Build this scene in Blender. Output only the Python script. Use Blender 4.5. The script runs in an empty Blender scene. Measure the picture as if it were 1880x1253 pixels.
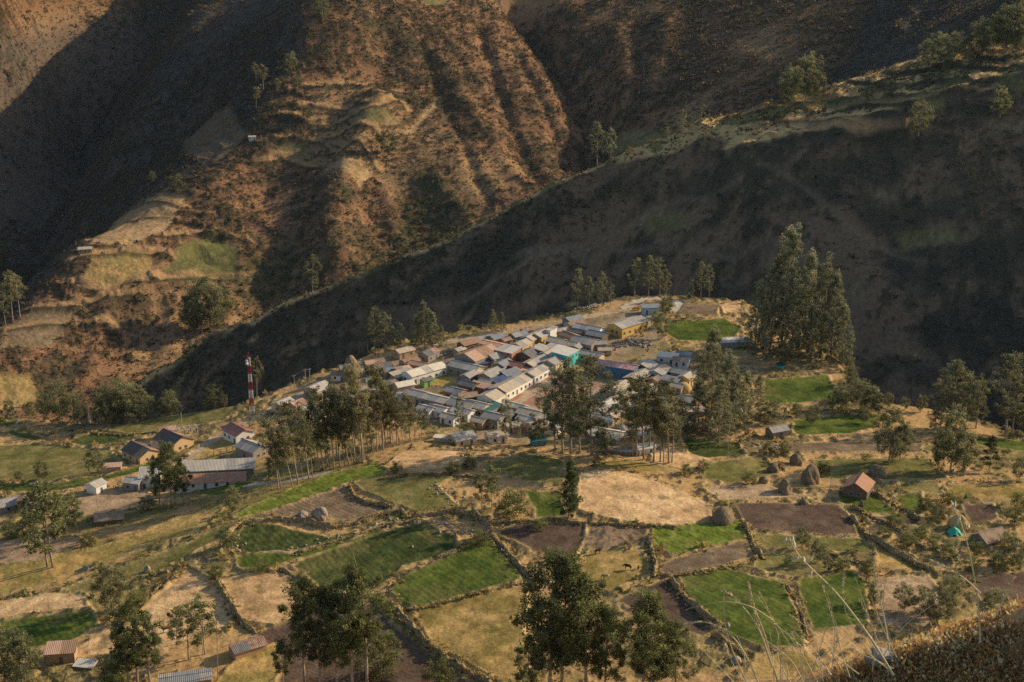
import bpy, bmesh, math, random
import numpy as np
from mathutils import Vector, Matrix
R = math.radians
random.seed(7)
rng = np.random.default_rng(11)
scene = bpy.context.scene
COL = scene.collection

# ------------------------------------------------------------------ camera, sun, sky
FPX, CX, CY, PITCH, CAMZ = 2583.0, 940.0, 626.5, R(18.4), 200.0
cam_d = bpy.data.cameras.new("camera")
cam = bpy.data.objects.new("camera", cam_d)
COL.objects.link(cam)
cam.location = (0, 0, CAMZ)
cam.rotation_euler = (R(90) - PITCH, 0, 0)
cam_d.sensor_width = 36.0
cam_d.lens = 36.0 * FPX / 1880.0
cam_d.clip_start, cam_d.clip_end = 0.5, 9000
scene.camera = cam
cam_d.dof.use_dof = True
cam_d.dof.focus_distance = 480
cam_d.dof.aperture_fstop = 9.0
scene.view_settings.view_transform = 'Standard'
scene.view_settings.look = 'None'
scene.view_settings.exposure = 0
SUN_AZ, SUN_EL = R(21), R(25)
SD = Vector((math.cos(SUN_EL) * math.cos(SUN_AZ), math.cos(SUN_EL) * math.sin(SUN_AZ), math.sin(SUN_EL)))
sun_d = bpy.data.lights.new("sun", 'SUN')
sun_d.energy, sun_d.angle, sun_d.color = 5.0, R(0.6), (1.0, 0.81, 0.55)
sun = bpy.data.objects.new("sun", sun_d)
COL.objects.link(sun)
sun.rotation_euler = SD.to_track_quat('Z', 'Y').to_euler()
world = bpy.data.worlds.new("World")
scene.world = world
world.use_nodes = True
wn = world.node_tree
sky = wn.nodes.new('ShaderNodeTexSky')
sky.sky_type = 'NISHITA'
sky.sun_disc = False
sky.sun_elevation = SUN_EL
sky.sun_rotation = R(90) - SUN_AZ
sky.air_density, sky.dust_density = 1.0, 1.2
bg = wn.nodes['Background']
wn.links.new(sky.outputs[0], bg.inputs[0])
bg.inputs[1].default_value = 0.125
scene.cycles.max_bounces = 4
scene.cycles.diffuse_bounces = 2
scene.cycles.glossy_bounces = 2
scene.cycles.transmission_bounces = 2
scene.cycles.transparent_max_bounces = 4
scene.cycles.use_denoising = False
scene.cycles.sample_clamp_indirect = 3.0

SP, CP = math.sin(PITCH), math.cos(PITCH)
def ray(px, py):
    """slopes of the sight line through a point of the photograph: X = a*Y, z = CAMZ + b*Y"""
    dx, dy = (np.asarray(px, float) - CX) / FPX, (CY - np.asarray(py, float)) / FPX
    yy = CP + dy * SP
    return dx / yy, (-SP + dy * CP) / yy
def P3(px, py, Y):
    a, b = ray(px, py)
    return np.stack([a * Y, np.asarray(Y, float) + 0 * a, CAMZ + b * Y], -1)

# ------------------------------------------------------------------ noise
def _hash(ix, iy, s):
    h = (ix.astype(np.int64) * 374761393 + iy.astype(np.int64) * 668265263 + s * 974634777) & 0xFFFFFFFF
    h = ((h ^ (h >> 13)) * 1274126177) & 0xFFFFFFFF
    return ((h ^ (h >> 16)) & 0xFFFF).astype(np.float32) / 65535.0
def vnoise(x, y, s=0):
    x0, y0 = np.floor(x), np.floor(y)
    fx, fy = (x - x0).astype(np.float32), (y - y0).astype(np.float32)
    fx, fy = fx * fx * (3 - 2 * fx), fy * fy * (3 - 2 * fy)
    a, b = _hash(x0, y0, s), _hash(x0 + 1, y0, s)
    c, d = _hash(x0, y0 + 1, s), _hash(x0 + 1, y0 + 1, s)
    return (a + (b - a) * fx) * (1 - fy) + (c + (d - c) * fx) * fy - 0.5
def fbm(x, y, scale, octaves=4, s=0, gain=0.5):
    v, amp, f = 0, 1.0, 1.0 / scale
    c, sn = math.cos(0.6), math.sin(0.6)
    for o in range(octaves):
        v = v + amp * vnoise(x * f, y * f, s + o * 17)
        x, y = c * x - sn * y + 31.7, sn * x + c * y - 12.3
        amp *= gain; f *= 2.03
    return v
def sstep(a, b, x):
    t = np.clip((x - a) / (b - a), 0, 1)
    return t * t * (3 - 2 * t)

# ------------------------------------------------------------------ terrain pieces
class Surf:
    """a plane plus local bumps through control points given as (px, py, distance)"""
    def __init__(self, pts, eps, plane=None):
        p = np.array([P3(a, b, c) for a, b, c in pts])
        A = np.c_[p[:, 0], p[:, 1], np.ones(len(p))]
        self.k = np.linalg.lstsq(A, p[:, 2], rcond=None)[0] if plane is None else np.array(plane)
        self.p, self.eps = p, eps
        d = np.hypot(p[:, None, 0] - p[None, :, 0], p[:, None, 1] - p[None, :, 1])
        self.w = np.linalg.solve(1 / np.sqrt(1 + (d / eps) ** 2) + 1e-3 * np.eye(len(p)), p[:, 2] - A @ self.k)
    def __call__(self, x, y):
        z = self.k[0] * x + self.k[1] * y + self.k[2]
        for q, w in zip(self.p, self.w):
            z = z + w / np.sqrt(1 + ((x - q[0]) ** 2 + (y - q[1]) ** 2) / self.eps ** 2)
        return z
def zpts(lst):
    """(px, py, height) -> (px, py, distance)"""
    out = []
    for px, py, z in lst:
        a, b = ray(px, py)
        out.append((px, py, (z - CAMZ) / b))
    return out
PLAT = zpts([(1150, 555, 4), (1300, 560, 4), (1000, 595, 2), (850, 612, 0), (700, 655, -3), (550, 705, -7), (450, 748, -10),
    (300, 768, -15), (130, 782, -19), (0, 768, -21), (950, 720, -1), (950, 810, -2), (720, 842, 2), (1050, 842, 3), (1250, 845, 2),
    (600, 893, 1.5), (620, 845, -3), (500, 860, -5.5), (430, 945, -.5), (400, 880, -8), (200, 890, -11), (30, 920, -13), (250, 945, -8), (100, 1000, -8.5),
    (300, 1010, -3.5), (600, 1000, 0), (900, 1000, 2), (1300, 960, 4), (1700, 900, 3), (1880, 850, 0), (1750, 1030, 5),
    (100, 1230, -5), (350, 1150, -2.5), (600, 1230, -1), (1000, 1230, 4), (1400, 1200, 8), (1500, 752, -1), (1700, 752, -3),
    (1860, 800, -5), (1450, 660, 0), (1350, 620, 2), (-250, 800, -26), (-300, 1100, -16), (2150, 850, 0), (2200, 1100, 6), (750, 760, -2)])
fP = Surf(PLAT, 45)
EDGE_PX = [(-700, 800, -34), (-250, 785, -26), (0, 765, -21), (130, 781, -19), (230, 783, -17), (300, 767, -15), (450, 745, -10), (545, 702, -7), (640, 670, -5), (740, 632, -3),
    (850, 608, 0), (1000, 588, 2), (1100, 560, 3), (1160, 543, 4), (1250, 545, 4), (1365, 553, 4), (1450, 600, 2), (1535, 652, 0), (1550, 735, -1),
    (1640, 742, -2), (1720, 752, -3), (1800, 775, -4), (1890, 803, -5), (2200, 840, -6), (2800, 860, -10)]
_e = np.array([P3(a, b, (z - CAMZ) / ray(a, b)[1]) for a, b, z in EDGE_PX])
EDGE = np.r_[_e[:, :2], [[900, 0], [-900, 0]]]
def seg_dist(x, y, pts, closed=False, vals=None):
    """distance to a polyline, and values interpolated along it"""
    best = np.full(x.shape, 1e9, np.float32); val = np.zeros(x.shape, np.float32)
    n = len(pts)
    for i in range(n if closed else n - 1):
        a, b = np.asarray(pts[i][:2]), np.asarray(pts[(i + 1) % n][:2])
        ab = b - a
        t = np.clip(((x - a[0]) * ab[0] + (y - a[1]) * ab[1]) / max(ab @ ab, 1e-9), 0, 1)
        d = np.hypot(x - a[0] - t * ab[0], y - a[1] - t * ab[1])
        m = d < best
        best = np.where(m, d, best)
        if vals is not None:
            val = np.where(m, vals[i] + t * (vals[(i + 1) % n] - vals[i]), val)
    return (best, val) if vals is not None else best
def inside(x, y, pts):
    r = np.zeros(x.shape, bool)
    n = len(pts)
    for i in range(n):
        x1, y1 = pts[i][:2]; x2, y2 = pts[(i + 1) % n][:2]
        if y1 == y2: continue
        r ^= ((y1 > y) != (y2 > y)) & (x < (x2 - x1) * (y - y1) / (y2 - y1) + x1)
    return r
# spur hill on the far side of the ravine: a falling crest, both flanks steep
B_PX = [(-300, 1000, 1030), (120, 800, 1000), (250, 706, 985), (400, 612, 975), (560, 545, 970), (720, 482, 965), (880, 420, 965), (1000, 346, 965), (1130, 290, 965),
    (1240, 243, 965), (1330, 213, 965), (1500, 168, 970), (1700, 102, 980), (1880, 52, 990), (2300, -80, 1010), (2900, -230, 1050)]
B3 = np.array([P3(*q) for q in B_PX])
_x = np.arange(B3[0, 0] - 80, B3[-1, 0] + 80, 12.0)
_k = np.hanning(11); _k /= _k.sum()
def _sm(v): return np.convolve(np.pad(v, 5, mode='edge'), _k, 'valid')
B3 = np.c_[_x, _sm(np.interp(_x, B3[:, 0], B3[:, 1])), _sm(np.interp(_x, B3[:, 0], B3[:, 2]))]
S3 = np.array([(430, 915, 60), (600, 868, 200), (800, 858, 285), (1000, 858, 365), (1300, 860, 450)], float)
def fB(x, y):
    yc, z = np.interp(x, B3[:, 0], B3[:, 1]), np.interp(x, B3[:, 0], B3[:, 2])
    d = np.abs(y - yc)
    front = y < yc
    shoulder = sstep(40, 190, x) * 58 * front
    k = np.where(front, 0.95, 0.55)
    dd = np.maximum(d - shoulder, 0)
    ds, zs = seg_dist(x, y, S3, vals=S3[:, 2])
    return np.maximum(z - k * (np.sqrt(dd * dd + 36) - 6) - 0.22 * np.minimum(d, shoulder), zs - 0.9 * ds)
C_PTS = [(760, -150, 1850), (600, 0, 1560), (545, 110, 1490), (480, 190, 1430), (455, 250, 1390), (335, 340, 1310), (205, 425, 1220), (130, 465, 1165), (20, 590, 1080), (-150, 690, 1000),
    (700, 100, 1530), (820, 60, 1620), (940, 0, 1760), (1000, 90, 1640), (1078, 205, 1510), (1040, 320, 1400), (820, 200, 1470), (930, 220, 1470),
    (700, 260, 1400), (850, 330, 1340), (1000, 340, 1350), (560, 330, 1340), (640, 430, 1260), (450, 430, 1240), (330, 520, 1160), (560, 520, 1190), (760, 430, 1270), (180, 600, 1095), (100, 700, 1020), (300, 640, 1090),
    (450, 560, 1160), (100, 770, 985),
    (450, 50, 1760), (330, 60, 2010), (250, 200, 1770), (350, 250, 1560), (150, 400, 1490), (60, 545, 1260), (-60, 640, 1120), (120, 200, 1950), (0, 500, 1500)]
fC = Surf(C_PTS, 110)
D_PTS = [(a, b, c * 1.2) for a, b, c in [(0, 0, 1760), (0, 250, 1620), (0, 450, 1400), (-300, 0, 1560), (-300, 300, 1400), (-300, 550, 1250), (150, 0, 1960), (110, 200, 1780), (250, 200, 1830), (330, 60, 2070), (150, 400, 1540), (60, 560, 1310), (-60, 650, 1180)]]
fD = Surf(D_PTS, 160)
E_PTS = [(1000, 0, 2000), (1100, 60, 1880), (1200, 200, 1700), (1300, 220, 1660), (1500, 80, 1560), (1640, 60, 1450), (1880, 0, 1260), (1100, 260, 1640), (1050, 320, 1560), (1300, 60, 1760), (2300, -100, 1400), (960, -60, 2150), (900, 200, 2000), (960, 330, 1750), (800, 60, 2500), (600, 200, 2600)]
fE = Surf(E_PTS, 160)
GORGE = np.array([P3(*q) for q in [(-260, 740, 960), (-60, 650, 1110), (60, 545, 1260), (150, 400, 1490), (250, 200, 1770), (330, 60, 2010), (430, -60, 2350), (520, -120, 2900)]])
FLOOR = -235.0
def smax(a, b, k):
    h = np.clip(0.5 + 0.5 * (a - b) / k, 0, 1)
    return b + (a - b) * h + k * h * (1 - h)
def base_parts(x, y):
    ins = inside(x, y, EDGE)
    d = seg_dist(x, y, EDGE, closed=True)
    sd = np.where(ins, -d, d)
    p = fP(x, y)
    out = np.maximum(sd, 0)
    p = p - np.maximum((0.75 + 0.6 * sstep(60, 140, x)) * (np.sqrt(out * out + 9) - 3), 0)
    hill = CAMZ - 4.5 - 0.80 * np.hypot(x, y)
    p = smax(p, hill, 6)
    return p, fB(x, y), np.minimum(fC(x, y), 330) - 0.8 * np.maximum(np.interp(y, GORGE[:, 1], GORGE[:, 0]) - x, 0), np.minimum(fD(x, y), 300), np.minimum(fE(x, y), 150 - 0.15 * np.maximum(x - 250, 0)), sd

# fan grid: fine where the valley lies, coarse outside
U = np.r_[np.linspace(-1.8, -0.47, 50)[:-1], np.linspace(-0.47, 0.47, 980), np.linspace(0.47, 1.8, 50)[1:]]
V = np.r_[np.linspace(12, 270, 60)[:-1], np.arange(270, 800, 0.7), np.arange(800, 1500, 1.8), np.arange(1500, 2950, 4.0), np.linspace(2950, 4200, 30)]
GX, GY = (U[None, :] * V[:, None]).astype(np.float32), (np.ones_like(U)[None, :] * V[:, None]).astype(np.float32)
def grid_at(F, x, y):
    x, y = np.asarray(x, float), np.asarray(y, float)
    u = x / np.maximum(y, 1e-3)
    i = np.clip(np.searchsorted(V, y) - 1, 0, len(V) - 2)
    j = np.clip(np.searchsorted(U, u) - 1, 0, len(U) - 2)
    fy = np.clip((y - V[i]) / (V[i + 1] - V[i]), 0, 1); fx = np.clip((u - U[j]) / (U[j + 1] - U[j]), 0, 1)
    return (F[i, j] * (1 - fx) + F[i, j + 1] * fx) * (1 - fy) + (F[i + 1, j] * (1 - fx) + F[i + 1, j + 1] * fx) * fy
def hit(px, py, F=None, lift=0.0):
    """first point of the terrain (lifted by lift) on the sight line through a photo point"""
    F = HZ if F is None else F
    px, py = np.atleast_1d(np.asarray(px, float)), np.atleast_1d(np.asarray(py, float))
    a, b = ray(px, py)
    ys = np.r_[np.arange(240, 800, 1.0), np.arange(800, 3400, 4.0)]
    res = np.zeros((len(px), 3))
    for k in range(len(px)):
        g = grid_at(F, a[k] * ys, ys) + lift - (CAMZ + b[k] * ys)
        w = np.nonzero(g > 0)[0]
        i = w[0] if len(w) else len(ys) - 1
        y = ys[i]
        if i > 0 and g[i] > 0 and g[i - 1] <= 0:
            y = ys[i - 1] + (ys[i] - ys[i - 1]) * (-g[i - 1]) / (g[i] - g[i - 1])
        res[k] = (a[k] * y, y, CAMZ + b[k] * y)
    return res
def gz(x, y):
    return grid_at(HZ, x, y)
PZ, BZ, CZ, DZ, EZ, SDIST = base_parts(GX, GY)
H0 = smax(smax(smax(smax(PZ, BZ, 5), CZ, 8), DZ, 8), EZ, 8)
H0 = np.maximum(H0, FLOOR)
REG = np.argmax(np.stack([PZ, BZ, CZ, DZ, EZ]), 0)
# ------------------------------------------------------------------ carve gullies, ribs and terraces into the hills
HZ = H0
HILL = REG > 0
def line_w(pts):
    p = np.array(pts, float)
    return hit(p[:, 0], p[:, 1], H0)
def near(pts, w):
    """row / column window of the grid around world points"""
    p = np.asarray(pts)
    y0, y1 = p[:, 1].min() - w, p[:, 1].max() + w
    i0, i1 = np.searchsorted(V, y0), np.searchsorted(V, y1) + 1
    us = np.concatenate([(p[:, 0] - w) / np.maximum(y0, 5), (p[:, 0] + w) / np.maximum(y0, 5), (p[:, 0] - w) / y1, (p[:, 0] + w) / y1])
    j0, j1 = np.searchsorted(U, us.min()), np.searchsorted(U, us.max()) + 1
    return slice(max(i0 - 1, 0), i1 + 1), slice(max(j0 - 1, 0), j1 + 1)
CARVE = [([(880, 50), (905, 140), (935, 230), (975, 310), (998, 340)], -10, 9), ([(815, 110), (850, 190), (905, 270), (960, 335)], 7, 11),
    ([(955, 5), (1000, 60), (1050, 120), (1098, 200), (1085, 290)], -34, 26), ([(690, 10), (715, 80), (690, 150)], -10, 12),
    ([(700, 210), (645, 320), (616, 400), (607, 500)], 22, 24), ([(575, 290), (510, 300), (470, 370)], -12, 20),
    ([(375, 30), (325, 130), (262, 240)], 13, 18), ([(300, 30), (250, 120), (190, 260)], 9, 16), ([(760, 40), (790, 130), (845, 260), (900, 370)], -5, 7),
    ([(930, 60), (975, 150), (1020, 250), (1035, 300)], -6, 7), ([(1130, 60), (1150, 170)], 14, 14), ([(1225, 40), (1200, 150)], 10, 14),
    ([(1690, 10), (1640, 70)], 12, 14), ([(700, 360), (730, 440)], 6, 10), ([(800, 330), (850, 400)], 5, 9), ([(200, 560), (160, 690)], 6, 9),
    ([(420, 560), (390, 640)], 7, 10), ([(290, 570), (270, 650)], -6, 8), ([(480, 540), (470, 600)], -5, 8), ([(345, 590), (330, 680)], -5, 7),
    ([(1110, 320), (1085, 430), (1050, 520)], -10, 11), ([(1300, 290), (1335, 410), (1385, 550)], -11, 12), ([(905, 440), (870, 530), (820, 590)], -9, 10), ([(1600, 280), (1640, 420), (1690, 600)], -11, 13), ([(1480, 300), (1530, 430), (1580, 560)], 3, 12), ([(1200, 330), (1215, 450)], 3, 11), ([(1750, 260), (1800, 420), (1830, 600)], 3, 13), ([(740, 510), (690, 590)], -7, 9), ([(1000, 400), (960, 500)], 4, 10),
    ([(1290, 240), (1262, 300)], 9, 10), ([(1545, 240), (1540, 280)], 5, 8)]
dH = np.zeros_like(HZ)
for pts, amp, w in CARVE:
    lw = line_w(pts)
    s = near(lw, 4 * w)
    x, y = GX[s], GY[s]
    d = seg_dist(x + 5 * fbm(x, y, 30, 2, 5), y + 5 * fbm(x, y, 30, 2, 6), lw)
    dH[s] += amp * (.65 if abs(amp) < 20 else 1) * np.exp(-(d / w) ** 2)
HZ = HZ + dH * HILL
def polymask(pts, soft=6.0, jit=6.0, F=None):
    lw = hit(*np.array(pts, float).T, HZ if F is None else F)
    s = near(lw, soft * 3 + jit)
    x, y = GX[s], GY[s]
    xj, yj = x + jit * fbm(x, y, 6 * jit + 1, 3, 8), y + jit * fbm(x, y, 6 * jit + 1, 3, 9)
    ins = inside(xj, yj, lw)
    d = seg_dist(xj, yj, lw, closed=True)
    return s, np.where(ins, np.clip(0.5 + d / soft, 0, 1), np.clip(0.5 - d / soft, 0, 1)), np.where(ins, d, -d)
TERR = [([(455, 270), (520, 165), (640, 155), (815, 160), (835, 200), (745, 290), (690, 350), (560, 330)], 10), ([(150, 455), (335, 340), (455, 440), (440, 520), (280, 565), (120, 560), (30, 590)], 11),
    ([(1330, 215), (1500, 165), (1760, 90), (1880, 60), (1880, 240), (1600, 265), (1400, 250)], 9), ([(330, 120), (470, 240), (340, 330), (260, 260)], 14)]
TM = np.zeros_like(HZ); STM = np.zeros_like(HZ)
for pts, per in TERR:
    s, m, d = polymask(pts, 30, 15)
    x, y, z = GX[s], GY[s], HZ[s]
    q = z / per + 1.9 * fbm(x, y, 60, 3, 33) + 0.12 * fbm(x, y, 9, 2, 3)
    f = q - np.floor(q)
    st = np.floor(q) + np.where(f < 0.72, f * 0.35 / 0.72, 0.35 + (f - 0.72) * 0.65 / 0.28)
    HZ[s] += m * (st - q) * per * 0.75 * np.clip(.6 + 1.6 * fbm(x, y, 45, 2, 35), 0, 1.2)
    TM[s] = np.maximum(TM[s], m * sstep(0.72, 0.8, f))

# ------------------------------------------------------------------ fields, roads and ground cover painted from albedos
# kind: colour a, colour b, patch size, furrow period, roughness of the crop (m), dry edge
KIND = {
 'lush': ((.135, .175, .026), (.185, .215, .04), 3, 0, .45), 'green': ((.074, .105, .020), (.125, .15, .030), 5, 0, .35), 'crop': ((.058, .078, .024), (.092, .104, .03), 2.5, 0, .5),
 'olive': ((.165, .155, .048), (.26, .21, .078), 7, 0, .22), 'pasture': ((.27, .20, .06), (.45, .30, .11), 6, 0, .22), 'gold': ((.52, .34, .125), (.34, .26, .08), 6, 0, .3),
 'stubble': ((.62, .40, .20), (.49, .31, .145), 4, 0, .28), 'straw': ((.72, .48, .245), (.60, .39, .19), 9, 0, .25), 'soil': ((.118, .080, .056), (.155, .106, .072), 7, 1.3, .15),
 'clods': ((.26, .18, .11), (.10, .075, .055), 1.6, 0, .7), 'brown': ((.19, .135, .085), (.25, .18, .11), 4, 1.6, .2), 'dirt': ((.48, .34, .205), (.38, .26, .155), 6, 0, .15)}
FIELDS = [
 ('lush', .2, 'bright green crop strip along the brow before the eucalyptus grove', [(425, 950), (520, 905), (600, 872), (690, 853), (710, 862), (700, 876), (640, 887), (560, 917), (480, 943), (432, 956)]),
 ('brown', 0, '', [(480, 945), (565, 917), (632, 892), (650, 915), (700, 925), (722, 932), (650, 960), (600, 952), (520, 952)]),
 ('olive', .7, '', [(645, 890), (700, 880), (790, 873), (838, 880), (802, 893), (830, 920), (850, 937), (770, 946), (715, 926), (670, 907)]),
 ('stubble', .8, '', [(700, 862), (740, 833), (845, 833), (860, 858), (770, 869), (715, 870)]),
 ('olive', .6, '', [(890, 857), (960, 835), (1010, 842), (1035, 852), (1037, 893), (960, 886), (900, 872)]),
 ('green', 0, '', [(962, 902), (1032, 905), (1036, 950), (985, 953)]),
 ('straw', .5, '', [(1065, 872), (1110, 864), (1160, 872), (1220, 892), (1300, 930), (1302, 955), (1240, 968), (1190, 965), (1120, 955), (1060, 936)]),
 ('soil', .2, '', [(905, 977), (960, 963), (1072, 963), (1076, 990), (1057, 1020), (1010, 1023), (960, 1003)]),
 ('clods', .2, '', [(1075, 963), (1190, 968), (1180, 1003), (1062, 1018), (1078, 992)]),
 ('lush', .6, '', [(1192, 972), (1290, 963), (1362, 955), (1372, 993), (1290, 1010), (1230, 1022), (1197, 1006)]),
 ('brown', .5, '', [(1235, 1027), (1300, 1012), (1371, 996), (1378, 1026), (1300, 1050), (1212, 1060), (1202, 1042)]),
 ('soil', .7, '', [(1345, 929), (1400, 926), (1540, 931), (1565, 956), (1572, 986), (1480, 984), (1376, 976)]),
 ('olive', 0, '', [(1376, 981), (1480, 987), (1582, 989), (1625, 1020), (1550, 1018), (1480, 1002), (1400, 1010)]),
 ('crop', .2, '', [(535, 1042), (620, 1002), (700, 977), (790, 960), (835, 985), (840, 1008), (800, 1026), (740, 1042), (702, 1075), (640, 1092), (590, 1082)]),
 ('green', .9, '', [(715, 1090), (740, 1067), (830, 1022), (880, 987), (902, 992), (950, 1050), (957, 1068), (880, 1090), (770, 1119), (730, 1111)]),
 ('pasture', .7, '', [(755, 1127), (850, 1102), (962, 1077), (972, 1100), (962, 1160), (987, 1200), (945, 1275), (900, 1245), (800, 1192)]),
 ('soil', -.3, '', [(468, 1165), (545, 1132), (690, 1106), (718, 1142), (788, 1195), (890, 1275), (520, 1275)]),
 ('stubble', .5, '', [(405, 1067), (500, 1050), (550, 1070), (552, 1128), (500, 1150), (440, 1142)]),
 ('straw', 0, '', [(345, 1045), (393, 1072), (428, 1122), (420, 1150), (300, 1192), (110, 1212), (200, 1152), (260, 1122), (320, 1062)]),
 ('olive', 0, '', [(115, 1082), (250, 1032), (340, 1000), (400, 970), (436, 958), (446, 972), (362, 1010), (335, 1037), (245, 1060), (170, 1095)]),
 ('crop', .3, '', [(450, 962), (520, 967), (600, 990), (650, 975), (660, 985), (545, 1013), (470, 1020), (420, 1010)]),
 ('green', .3, '', [(440, 1045), (432, 1022), (540, 1016), (650, 990), (735, 946), (745, 956), (660, 992), (545, 1030), (480, 1050)]),
 ('green', 0, '', [(-40, 1150), (100, 1127), (170, 1122), (182, 1150), (120, 1182), (-40, 1205)]),
 ('straw', .4, '', [(-40, 1115), (100, 1090), (160, 1095), (165, 1118), (100, 1123), (-40, 1145)]),
 ('gold', 0, '', [(-30, 1052), (60, 1020), (170, 1010), (330, 950), (410, 935), (380, 970), (230, 1020), (120, 1068), (-30, 1100)]),
 ('soil', .2, '', [(1130, 1102), (1225, 1062), (1250, 1087), (1310, 1150), (1290, 1172), (1190, 1142)]),
 ('green', .8, '', [(1242, 1062), (1330, 1046), (1440, 1077), (1468, 1140), (1480, 1192), (1400, 1196), (1330, 1165), (1280, 1120)]),
 ('green', .6, '', [(1462, 1066), (1560, 1052), (1590, 1070), (1592, 1150), (1490, 1160), (1472, 1112)]),
 ('pasture', .2, '', [(1080, 1012), (1180, 1012), (1196, 1055), (1120, 1086), (1060, 1090), (1050, 1040)]),
 ('green', .4, '', [(1535, 905), (1600, 901), (1650, 945), (1590, 946), (1540, 925)]),
 ('green', 0, '', [(1452, 772), (1600, 760), (1645, 775), (1560, 798), (1460, 800)]),
 ('brown', .2, '', [(1400, 817), (1600, 813), (1692, 816), (1690, 832), (1420, 832)]),
 ('olive', .2, '', [(1292, 852), (1400, 838), (1432, 870), (1350, 890), (1290, 880)]),
 ('olive', .1, '', [(1492, 845), (1700, 843), (1742, 880), (1620, 882), (1500, 880)]),
 ('crop', 0, '', [(1250, 806), (1350, 811), (1372, 838), (1270, 842)]),
 ('straw', .4, '', [(1190, 832), (1240, 826), (1312, 850), (1262, 866), (1200, 852)]),
 ('green', 0, '', [(1225, 592), (1330, 586), (1362, 602), (1342, 630), (1240, 626), (1215, 606)]),
 ('brown', .7, '', [(1245, 561), (1320, 562), (1318, 581), (1246, 580)]),
 ('stubble', .5, '', [(1322, 562), (1358, 556), (1362, 575), (1330, 581)]),
 ('green', 0, '', [(-30, 778), (35, 771), (30, 780), (-30, 790)]), ('green', 0, '', [(18, 790), (90, 805), (60, 811), (15, 797)]),
 ('soil', 0, '', [(75, 806), (142, 797), (128, 812), (84, 813)]), ('crop', .3, '', [(118, 813), (180, 792), (254, 795), (242, 812), (160, 821)]),
 ('olive', .3, '', [(200, 792), (250, 767), (440, 751), (402, 775), (330, 786), (262, 802)]),
 ('green', 0, '', [(-30, 890), (100, 888), (200, 871), (285, 846), (292, 860), (200, 881), (120, 901), (-30, 906)]),
 ('green', .2, '', [(358, 895), (460, 886), (482, 890), (402, 910), (362, 911)]), ('olive', 0, '', [(215, 945), (300, 928), (330, 935), (230, 965)]),
 ('dirt', .3, '', [(-30, 1003), (100, 985), (172, 990), (82, 1030), (-30, 1042)]), ('gold', 0, '', [(795, 690), (830, 676), (846, 686), (835, 712), (785, 708)]),
 ('gold', 0, '', [(330, 850), (420, 798), (455, 806), (430, 835), (345, 862)]),
 ('olive', 0, '', [(1390, 1022), (1470, 1007), (1560, 1045), (1450, 1062), (1385, 1045)]), ('dirt', .2, '', [(1596, 1062), (1700, 1060), (1742, 1110), (1700, 1160), (1612, 1150)]), ('pasture', .3, '', [(1604, 990), (1660, 1005), (1702, 1055), (1606, 1045)]), ('soil', .2, '', [(1780, 1060), (1890, 1050), (1890, 1110), (1800, 1110)]),
 ('olive', .2, '', [(1645, 882), (1720, 886), (1730, 910), (1655, 902)]), ('pasture', .2, '', [(1120, 842), (1190, 851), (1250, 868), (1170, 868), (1095, 859)]), ('dirt', .2, '', [(1290, 896), (1400, 891), (1480, 915), (1322, 922)]), ('olive', .1, '', [(-30, 822), (60, 816), (200, 826), (230, 858), (100, 885), (-30, 880)]),
 ('dirt', .1, '', [(150, 906), (268, 896), (288, 928), (182, 948), (122, 940)]), ('gold', .3, '', [(500, 1182), (520, 1230), (480, 1275), (380, 1275), (430, 1215)]), ('pasture', .2, '', [(1385, 1205), (1480, 1200), (1520, 1240), (1430, 1270), (1370, 1240)]),
 ('soil', .3, '', [(1762, 931), (1820, 925), (1832, 955), (1782, 966)]), ('green', 0, '', [(1642, 911), (1692, 906), (1697, 938), (1660, 940)]),
 ('pasture', .2, '', [(1730, 892), (1890, 890), (1890, 920), (1742, 916)]), ('green', .2, '', [(1760, 797), (1900, 812), (1900, 832), (1780, 816)]),
 ('green', .2, '', [(1400, 700), (1520, 690), (1540, 735), (1400, 745)]), ('soil', .2, '', [(1590, 950), (1690, 948), (1690, 968), (1600, 968)])]
ROADS = [('road', 4.2, (.50, .37, .235), [(330, 852), (395, 805), (440, 780), (500, 752), (560, 722), (625, 690), (700, 661), (760, 641), (860, 622), (940, 606), (1040, 590), (1110, 576), (1150, 570)]),
 ('road', 3.6, (.55, .49, .38), [(1145, 566), (1170, 553), (1200, 548), (1235, 551), (1250, 558), (1238, 572)]), ('road', 4.0, (.50, .37, .23), [(855, 748), (900, 727), (960, 700), (1020, 678), (1055, 665)]),
 ('road', 4.0, (.24, .20, .16), [(1065, 745), (1120, 718), (1180, 688)]), ('road', 6.5, (.52, .40, .26), [(1150, 606), (1180, 597), (1196, 590), (1190, 578)]), ('road', 3.5, (.46, .41, .33), [(455, 893), (520, 885), (600, 868)]),
 ('path', 1.2, (.5, .36, .21), [(540, 1010), (560, 1012), (620, 995), (720, 962), (760, 955)])]
HN = HZ.copy()
# base cover -------------------------------------------------------
n1, n2 = fbm(GX, GY, 90, 4, 1), fbm(GX, GY, 14, 4, 2)
n3 = fbm(GX, GY, 2.6, 3, 4)
def mix(a, b, t):
    return np.asarray(a, np.float32) * (1 - t[..., None]) + np.asarray(b, np.float32) * t[..., None]
Cc = mix((.50, .32, .142), (.25, .205, .072), sstep(-.2, .35, n2 + .5 * n1))
Cc = mix(Cc, (.48, .34, .165), 0.7 * sstep(.1, .45, n2 - .6 * n1))
tuft = sstep(.2, .42, n3 + .8 * n2 - .5 * n1)
Cc = mix(Cc, (.12, .105, .045), .7 * tuft)
HN += (PZ + 0.5 > HZ) * (0.5 * tuft + 0.35 * n3 + 0.25 * n2)
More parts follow.
